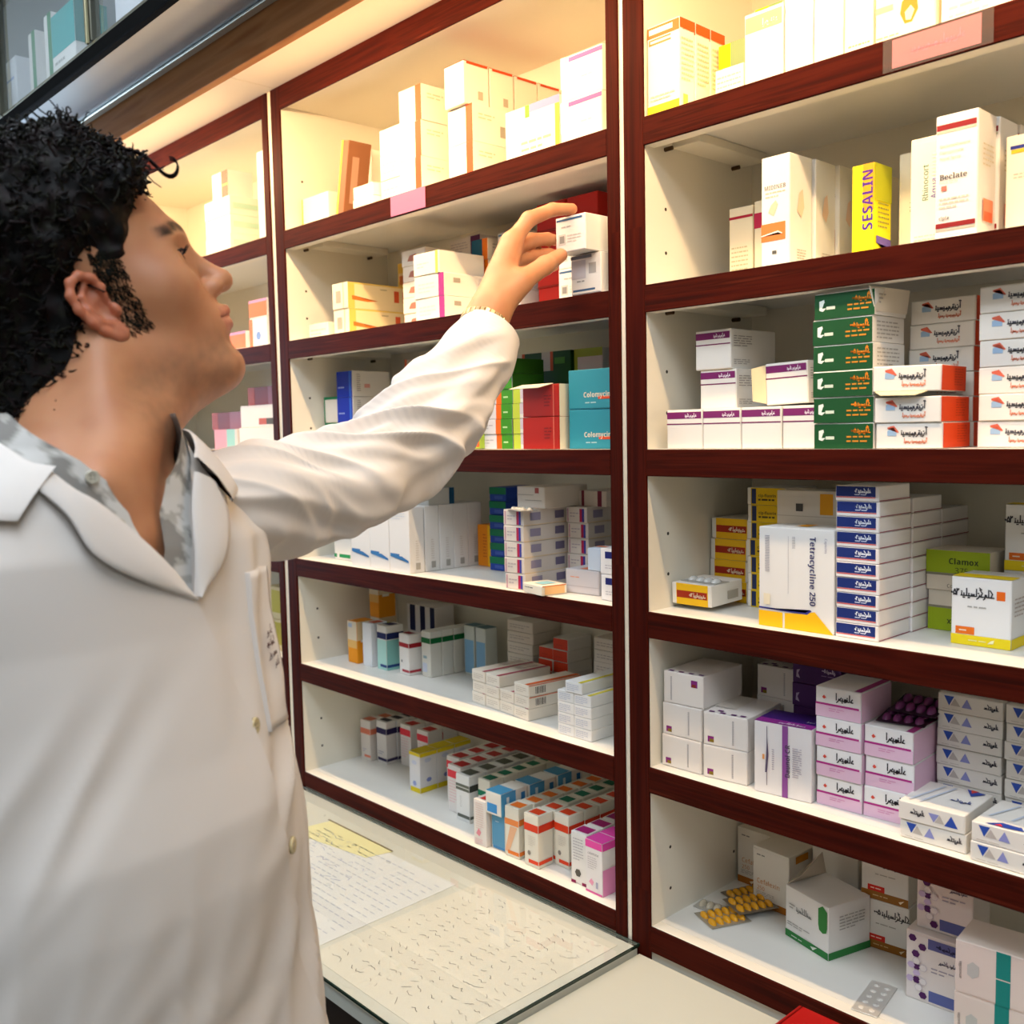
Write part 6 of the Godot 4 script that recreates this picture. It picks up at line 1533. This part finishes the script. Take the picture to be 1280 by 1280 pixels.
func hair(who: Node3D, away: Transform3D) -> void:
	var h := MB.new()
	h.xf = away * head_frame
	nets(h, hair_field, Vector3(-0.16, -0.135, -0.125), Vector3(0.125, 0.2, 0.125), 0.0042, func(p): return hex("0a0807").lerp(hex("15100c"), clampf(folds.get_noise_3dv(p * 1500.0) + 0.2, 0.0, 1.0)))
	var anchors := h.v.duplicate()
	var normals := h.n.duplicate()
	h.xf = Transform3D.IDENTITY
	var r := RandomNumberGenerator.new()
	r.seed = 12
	for k in 4600:                                # loose curls over the mass of hair
		var i := r.randi_range(0, anchors.size() - 1)
		var n := normals[i]
		var local := head_frame.affine_inverse() * (away.affine_inverse() * anchors[i])
		if local.x > 0.012 and local.y < 0.07:
			continue
		var t := n.cross(Vector3(r.randf_range(-1, 1), r.randf_range(-1, 1), r.randf_range(-1, 1))).normalized()
		var w := n.cross(t)
		var rad := r.randf_range(0.003, 0.009)
		var turns := r.randf_range(0.5, 1.3)
		var drift := t * r.randf_range(0.008, 0.03)
		var pts := []
		var rr := []
		var thick := r.randf_range(0.0007, 0.0016)
		for q in 11:
			var s := q / 10.0
			var a := s * turns * TAU
			pts.append(anchors[i] - n * 0.003 + drift * s + (t * sin(a) + n * (1.0 - cos(a)) * 0.5) * rad + w * s * r.randf_range(0.004, 0.007))
			rr.append(thick * (1.0 - 0.5 * s))
		h.tube(pts, rr, 4, hex("080606").lerp(hex("1c1510"), r.randf() * 0.6))
	h.xf = away * head_frame
	# the lock that hangs over the forehead and ends in a hook
	for lock in 3:
		var o := Vector3(0.0, 0.0007 * lock, 0.0008 * lock - 0.001)
		var pts := []
		var c := [Vector3(0.055, 0.118, 0.03), Vector3(0.070, 0.115, 0.034), Vector3(0.079, 0.107, 0.036), Vector3(0.081, 0.097, 0.037), Vector3(0.083, 0.088, 0.037), Vector3(0.088, 0.083, 0.037), Vector3(0.094, 0.084, 0.036), Vector3(0.0985, 0.090, 0.035), Vector3(0.098, 0.096, 0.034), Vector3(0.0945, 0.0985, 0.033)]
		for q in c.size():
			pts.append(c[q] + o * (1.0 + 0.1 * q) + Vector3(0.012, -0.005, 0.004) * smoothstep(0.0, 4.0, q))
		var sm := smooth(pts, 4)
		var rr := []
		for q in sm.size():
			rr.append(0.0014 * (1.0 - 0.55 * q / sm.size()))
		h.tube(sm, rr, 5, hex("0f0b09"))
	# short hairs of the sideburn in front of the ear
	for k in 620:
		var y := 0.034 - 0.074 * pow(r.randf(), 1.5)
		var x := 0.015 + r.randf_range(-0.012, 0.011) + 0.004 * smoothstep(0.0, -0.05, y)
		var p := Vector3(x, y, 0.1)
		var z := 0.1
		while z > 0.03 and head_field(Vector3(x, y, z)) > 0.0:
			z -= 0.0015
		p.z = z
		h.tube([p, p + Vector3(r.randf_range(-0.002, 0.003), -0.003, 0.0016), p + Vector3(r.randf_range(-0.002, 0.004), -0.006, 0.001)], [0.0005, 0.0004, 0.0002], 3, hex("120d0a"))
	part("hair", h, mats.tress, who)

func smooth(pts: Array, n: int) -> Array:
	var out := []
	for i in pts.size() - 1:
		for k in n:
			var p0: Vector3 = pts[maxi(i - 1, 0)]
			var p3: Vector3 = pts[mini(i + 2, pts.size() - 1)]
			out.append(pts[i].cubic_interpolate(pts[i + 1], p0, p3, float(k) / n))
	out.append(pts[-1])
	return out

func sheath(mb: MB, path: Array, rad: Array, ns: int, nt: int, crease: Callable, col: Color, inside := true) -> void:   # a sleeve or trouser leg
	var c := smooth(path, 8)
	var rr := []
	for i in c.size():
		var t := float(i) / (c.size() - 1) * (rad.size() - 1)
		var k := mini(int(t), rad.size() - 2)
		rr.append(lerpf(rad[k], rad[k + 1], smoothstep(0.0, 1.0, t - k)))
	var rows := []
	var up := Vector3.UP
	for i in ns + 1:
		var t := float(i) / ns
		var f := t * (c.size() - 1)
		var k := mini(int(f), c.size() - 2)
		var p: Vector3 = c[k].lerp(c[k + 1], f - k)
		var d: Vector3 = (c[mini(k + 3, c.size() - 1)] - c[maxi(k - 2, 0)]).normalized()
		if i == 0:
			up = (Vector3.UP - d * d.y).normalized() if absf(d.y) < 0.9 else Vector3.RIGHT
		var x := up.cross(d).normalized()
		up = d.cross(x).normalized()
		var r: float = lerpf(rr[k], rr[k + 1], f - k)
		var row := []
		for j in nt:
			var a := TAU * j / nt
			row.append(p + (x * cos(a) + up * sin(a)) * (r + crease.call(t, a)))
		rows.append(row)
	mb.grid(rows, col, true)
	if inside:                                     # the hem, turned in
		var hem := [rows[-1]]
		for q in [0.93, 0.86]:
			var row := []
			var mid := Vector3.ZERO
			for p in rows[-1]:
				mid += p / nt
			for j in nt:
				row.append(mid + (rows[-1][j] - mid) * q + (rows[-4][j] - rows[-1][j]) * (0.1 if q > 0.9 else 1.0))
			hem.append(row)
		mb.grid(hem, col, true)

func sleeve_crease(t: float, a: float) -> float:
	var elbow := exp(-pow((t - 0.52) / 0.2, 2.0))
	var inner := 0.5 + 0.5 * cos(a - 1.9)          # folds gather inside the bend
	var d := (cloth_fold(t * 150.0 + cos(a - 0.6) * 24.0, sin(a) * 12.0 + 40.0) - 0.62) * (0.006 + 0.03 * elbow * (0.5 + 0.5 * inner))
	d += (cloth_fold(t * 46.0 + sin(a) * 24.0 + 500.0, cos(a) * 16.0) - 0.62) * 0.016 * smoothstep(0.97, 0.75, t)
	return d * smoothstep(1.0, 0.88, t)

func coat(who: Node3D, away: Transform3D) -> void:
	var white := hex("d8d2cc")
	var b := MB.new()
	b.xf = away
	b.grid(sheet_rows(0.86, 1.5534, 150, 190, RIGHT_EDGE, LEFT_EDGE, coat_off), white)
	# turned edge of the right front, so that it shows its thickness
	var rim := [[], [], []]
	for i in 121:
		var y := lerpf(0.86, 1.43, i / 120.0)
		var e := along(RIGHT_EDGE, y)
		var o := coat_off(e - 360.0, y, 0.0)
		rim[0].append(trunk(e, y, o))
		rim[1].append(trunk(e - 0.4, y, o - 0.0014))
		rim[2].append(trunk(e + 0.6, y, o - 0.0055))
	b.grid(rim, white)
	var coat_part := part("white_coat", b, mats.cloth, who)
	coat_part.set_meta("label", "long white pharmacist's coat")
	# raised left sleeve
	var s := MB.new()
	s.xf = away
	sheath(s, [Vector3(-0.8500, 1.4860, 0.6400), Vector3(-0.8676, 1.4897, 0.5752), Vector3(-0.8856, 1.4894, 0.5282), Vector3(-0.9044, 1.4967, 0.4590), Vector3(-0.9229, 1.5179, 0.3880), Vector3(-0.9366, 1.5485, 0.3254), Vector3(-0.9519, 1.5918, 0.2630), Vector3(-0.9644, 1.6382, 0.2120), Vector3(-0.9706, 1.6790, 0.1740)], [0.05, 0.0601, 0.0605, 0.065, 0.0686, 0.0698, 0.0649, 0.0540, 0.0415], 260, 150, sleeve_crease, white)
	part("sleeve", s, mats.cloth, who)
	# the other arm hangs at his side
	s = MB.new()
	s.xf = away
	var sh := MID - LEFT * 0.17
	sheath(s, [sh + Vector3(0, 1.43, 0), sh - LEFT * 0.045 + Vector3(0, 1.35, 0), sh - LEFT * 0.06 + Vector3(0, 1.16, 0) - FRONT * 0.02, sh - LEFT * 0.06 + Vector3(0, 1.0, 0) + FRONT * 0.01, sh - LEFT * 0.05 + Vector3(0, 0.88, 0) + FRONT * 0.05], [0.06, 0.066, 0.062, 0.056, 0.05], 90, 40, func(t, a): return (cloth_fold(t * 160.0 + cos(a) * 18.0, sin(a) * 22.0) - 0.55) * 0.008, white)
	part("sleeve", s, mats.cloth, who)
	s = MB.new()
	s.xf = away
	var hand_at := sh - LEFT * 0.048 + Vector3(0, 0.86, 0) + FRONT * 0.056
	nets(s, func(p: Vector3) -> float:
		var q := p - hand_at
		var d := capsule(q, Vector3(0, 0.05, 0), Vector3(0, -0.05, 0) + FRONT * 0.01, 0.024, 0.03)
		for k in 4:
			var o := FRONT * (0.03 - 0.018 * k)
			d = smin(d, capsule(q, o + Vector3(0, -0.06, 0), o + Vector3(0, -0.125 + 0.008 * absf(k - 1.4), 0) + LEFT * 0.02, 0.0095, 0.0075), 0.004)
		return smin(d, capsule(q, FRONT * 0.02 + Vector3(0, -0.02, 0), FRONT * 0.05 + Vector3(0, -0.08, 0) + LEFT * 0.02, 0.013, 0.009), 0.01), hand_at - Vector3(0.075, 0.14, 0.075), hand_at + Vector3(0.075, 0.08, 0.075), 0.004, hand_colour)
	part("right_hand", s, mats.matte, who)
	# lapels and collar
	leaf(who, away, "lapel", [[134.0, 1.5313, 0.006], [118.0, 1.516, 0.007], [104.0, 1.5005, 0.007], [90.0, 1.4576, 0.007], [84.0, 1.426, 0.0055]], [[131.0, 1.516, 0.012], [116.0, 1.497, 0.014], [107.0, 1.4705, 0.015], [97.3, 1.448, 0.012], [84.4, 1.423, 0.007]], white)
	leaf(who, away, "lapel", [[83.5, 1.426, 0.006], [82.0, 1.46, 0.007], [77.7, 1.4916, 0.007], [64.6, 1.5233, 0.006]], [[83.0, 1.424, 0.007], [74.0, 1.452, 0.01], [66.0, 1.486, 0.012], [58.0, 1.512, 0.01]], white)
	var inner := []
	var outer := []
	for k in 22:
		var deg := 130.0 + k * (420.0 - 130.0) / 21.0
		var rise := smoothstep(130.0, 190.0, deg) * smoothstep(430.0, 380.0, deg)
		var y := 1.5325 + 0.026 * rise
		inner.append([deg, y, 0.008])
		outer.append([deg, y - 0.036 - 0.006 * rise, 0.02 if k > 2 and k < 19 else 0.016])
	leaf(who, away, "collar", inner, outer, white)
	# shirt with a grey mottled print
	var t := MB.new()
	t.xf = away
	var redge := [[1.3, 88.0], [1.452, 89.3], [1.4636, 90.5], [1.4955, 95.0], [1.5208, 105.0], [1.5362, 120.0], [1.555, 150.0], [1.575, 180.0]]
	var ledge := [[1.3, 90.0], [1.452, 89.0], [1.4636, 88.0], [1.4938, 86.5], [1.5184, 80.0], [1.5463, 58.0], [1.575, 30.0]]
	var rows := sheet_rows(1.4, 1.572, 80, 560, redge, ledge, func(_d, y, _t): return -0.004 + 0.003 * smoothstep(1.52, 1.56, y))
	var cols := []
	for r in rows:
		var cr := []
		for p in r:
			var n: float = folds.get_noise_3dv(p * 850.0) + 0.5 * folds.get_noise_3dv(p * 2300.0)
			cr.append(hex("8d8a85") if n < -0.12 else (hex("b4b1ab") if n < 0.14 else hex("d2d0cb")))
		cols.append(cr)
	t.grid(rows, Color.WHITE, false, cols)
	var shirt := part("shirt", t, mats.cloth, who)
	shirt.set_meta("label", "grey mottled shirt with open collar")
	for q in [[112.0, 1.5235, 0.0], [98.5, 1.487, 0.0]]:
		button(away, shirt, q[0], q[1], -0.001, 0.0052, "c4bfae")
	for q in [[70.2, 1.3117], [63.2, 1.2045]]:
		button(away, coat_part, q[0], q[1], 0.0035, 0.0075, "cdc096")
	# breast pocket, side pocket and the stitched name
	patch(who, away, "breast_pocket", 62.0, 44.0, 1.435, 1.30, 0.0035, white)
	patch(who, away, "side_pocket", 112.0, 86.0, 1.128, 0.98, 0.0055, white)
	var em := MB.new()
	em.xf = away
	for line in 4:
		var y := 1.379 - line * 0.0095
		var deg := 53.5 - line * 0.8
		var o := trunk(deg, y, 0.0062)
		var dx := (trunk(deg - 3.0, y, 0.0062) - o).normalized()
		persian(em, ["darv", "khanyh", "shbrvz", "dany"][line], o + dx * 0.009, dx, Vector3.UP, 0.008, 0.0011, hex("4c1c18"))
	part("embroidery", em, mats.matte, who)
	# metal bracelet at the wrist
	var w := MB.new()
	var wa := Vector3(-0.9760, 1.6885, 0.1795)
	var ax := (WRIST - Vector3(-0.962, 1.628, 0.222)).normalized()
	var px := ax.cross(Vector3.RIGHT).normalized()
	var py := ax.cross(px).normalized()
	for k in 30:
		var a := TAU * k / 30
		var o := px * cos(a) + py * sin(a)
		w.xf = away * Transform3D(Basis(ax, o, ax.cross(o)), wa + o * 0.0315)
		w.box(Vector3(-0.005, -0.0012, -0.0029), Vector3(0.005, 0.0014, 0.0029), 0.0006, hex("b8a888"))
	part("bracelet", w, mats.steel, who)

func leaf(who: Node3D, away: Transform3D, called: String, a: Array, c: Array, col: Color) -> void:   # a folded leaf of cloth between an upper and a lower line on the trunk
	var b := MB.new()
	b.xf = away
	var pa := []
	var pc := []
	for q in a:
		pa.append(trunk(q[0], q[1], q[2]))
	for q in c:
		pc.append(trunk(q[0], q[1], q[2]))
	pa = smooth(pa, 4)
	pc = smooth(pc, 4)
	var axis := MID + Vector3(0, 1.5, 0)
	var rows := []
	for k in 9:                                   # outer face, rounded over both edges
		var t := clampf((k - 1) / 6.0, 0.0, 1.0)
		var r := []
		for i in pa.size():
			var p: Vector3 = pa[i].lerp(pc[i], t)
			var n := Vector3(p.x - axis.x, 0, p.z - axis.z).normalized()
			if k == 0 or k == 8:
				p -= n * 0.003
			else:
				p += n * sin(t * PI) * 0.003
			r.append(p)
		rows.append(r)
	var probe: Vector3 = (rows[4][1] - rows[4][0]).cross(rows[5][0] - rows[4][0])
	var m: Vector3 = rows[4][0] - axis
	if probe.dot(Vector3(m.x, 0, m.z)) < 0:
		for r in rows:
			r.reverse()
	b.grid(rows, col)
	part(called, b, mats.cloth, who)

func patch(who: Node3D, away: Transform3D, called: String, d0: float, d1: float, y0: float, y1: float, off: float, col: Color) -> void:   # a sewn-on pocket that follows the coat
	var b := MB.new()
	b.xf = away
	var rows := []
	for i in 25:
		var r := []
		var t := clampf((i - 1) / 22.0, 0.0, 1.0)
		for j in 25:
			var s := clampf((j - 1) / 22.0, 0.0, 1.0)
			var y := lerpf(y1, y0, t)
			var deg := lerpf(d0, d1, s)
			var o := coat_off(deg - 360.0 if deg > along(RIGHT_EDGE, y) else deg, y, 0.5) + off
			if i == 0 or j == 0 or i == 24 or j == 24:
				o -= off + 0.002
			r.append(trunk(deg, y, o))
		r.reverse()
		rows.append(r)
	b.grid(rows, col)
	part(called, b, mats.cloth, who)

func button(away: Transform3D, owner_: Node3D, deg: float, y: float, off: float, r: float, col: String) -> void:
	var b := MB.new()
	var p := trunk(deg, y, off)
	var n := (trunk(deg, y, off + 0.01) - p).normalized()
	var x := n.cross(Vector3.UP).normalized()
	b.xf = away * Transform3D(Basis(x, n, x.cross(n)), p)
	b.lathe([[0.0001, -0.001], [r, -0.001], [r, 0.0012], [r * 0.85, 0.002], [r * 0.7, 0.0013], [0.0001, 0.0013]], 18, hex(col))
	for q in [Vector2(1, 1), Vector2(1, -1), Vector2(-1, 1), Vector2(-1, -1)]:
		b.lathe([[r * 0.12, 0.0015], [0.0001, 0.0016]], 6, hex("5a5040"), Vector3(q.x * r * 0.25, 0, q.y * r * 0.25))
	part("button", b, mats.gloss, owner_)

func legs(who: Node3D, away: Transform3D) -> void:
	for s in [1.0, -1.0]:
		var b := MB.new()
		b.xf = away
		var hip: Vector3 = MID + LEFT * 0.09 * s
		sheath(b, [hip + Vector3(0, 0.98, 0), hip + Vector3(0, 0.75, 0) + FRONT * 0.01, hip + Vector3(0, 0.48, 0) + FRONT * 0.015, hip + Vector3(0, 0.25, 0), hip + Vector3(0, 0.06, 0) - FRONT * 0.005], [0.1, 0.092, 0.075, 0.068, 0.066], 40, 24, func(t, a): return (cloth_fold(t * 120.0 + cos(a) * 14.0, sin(a) * 16.0 + 9.0 * s) - 0.5) * 0.008, hex("23262e"))
		part("trouser_leg", b, mats.cloth, who)
		var sh := MB.new()
		sh.xf = away
		nets(sh, func(p: Vector3) -> float: return maxf(capsule((p - hip) * Vector3(1, 1.0, 1), -FRONT * 0.05 + Vector3(0, 0.045, 0), FRONT * 0.14 + Vector3(0, 0.03, 0), 0.046, 0.04), -p.y + 0.002), hip + Vector3(-0.22, -0.01, -0.22), hip + Vector3(0.22, 0.11, 0.22), 0.01, func(_p): return hex("14110f"))
		part("shoe", sh, mats.gloss, who)
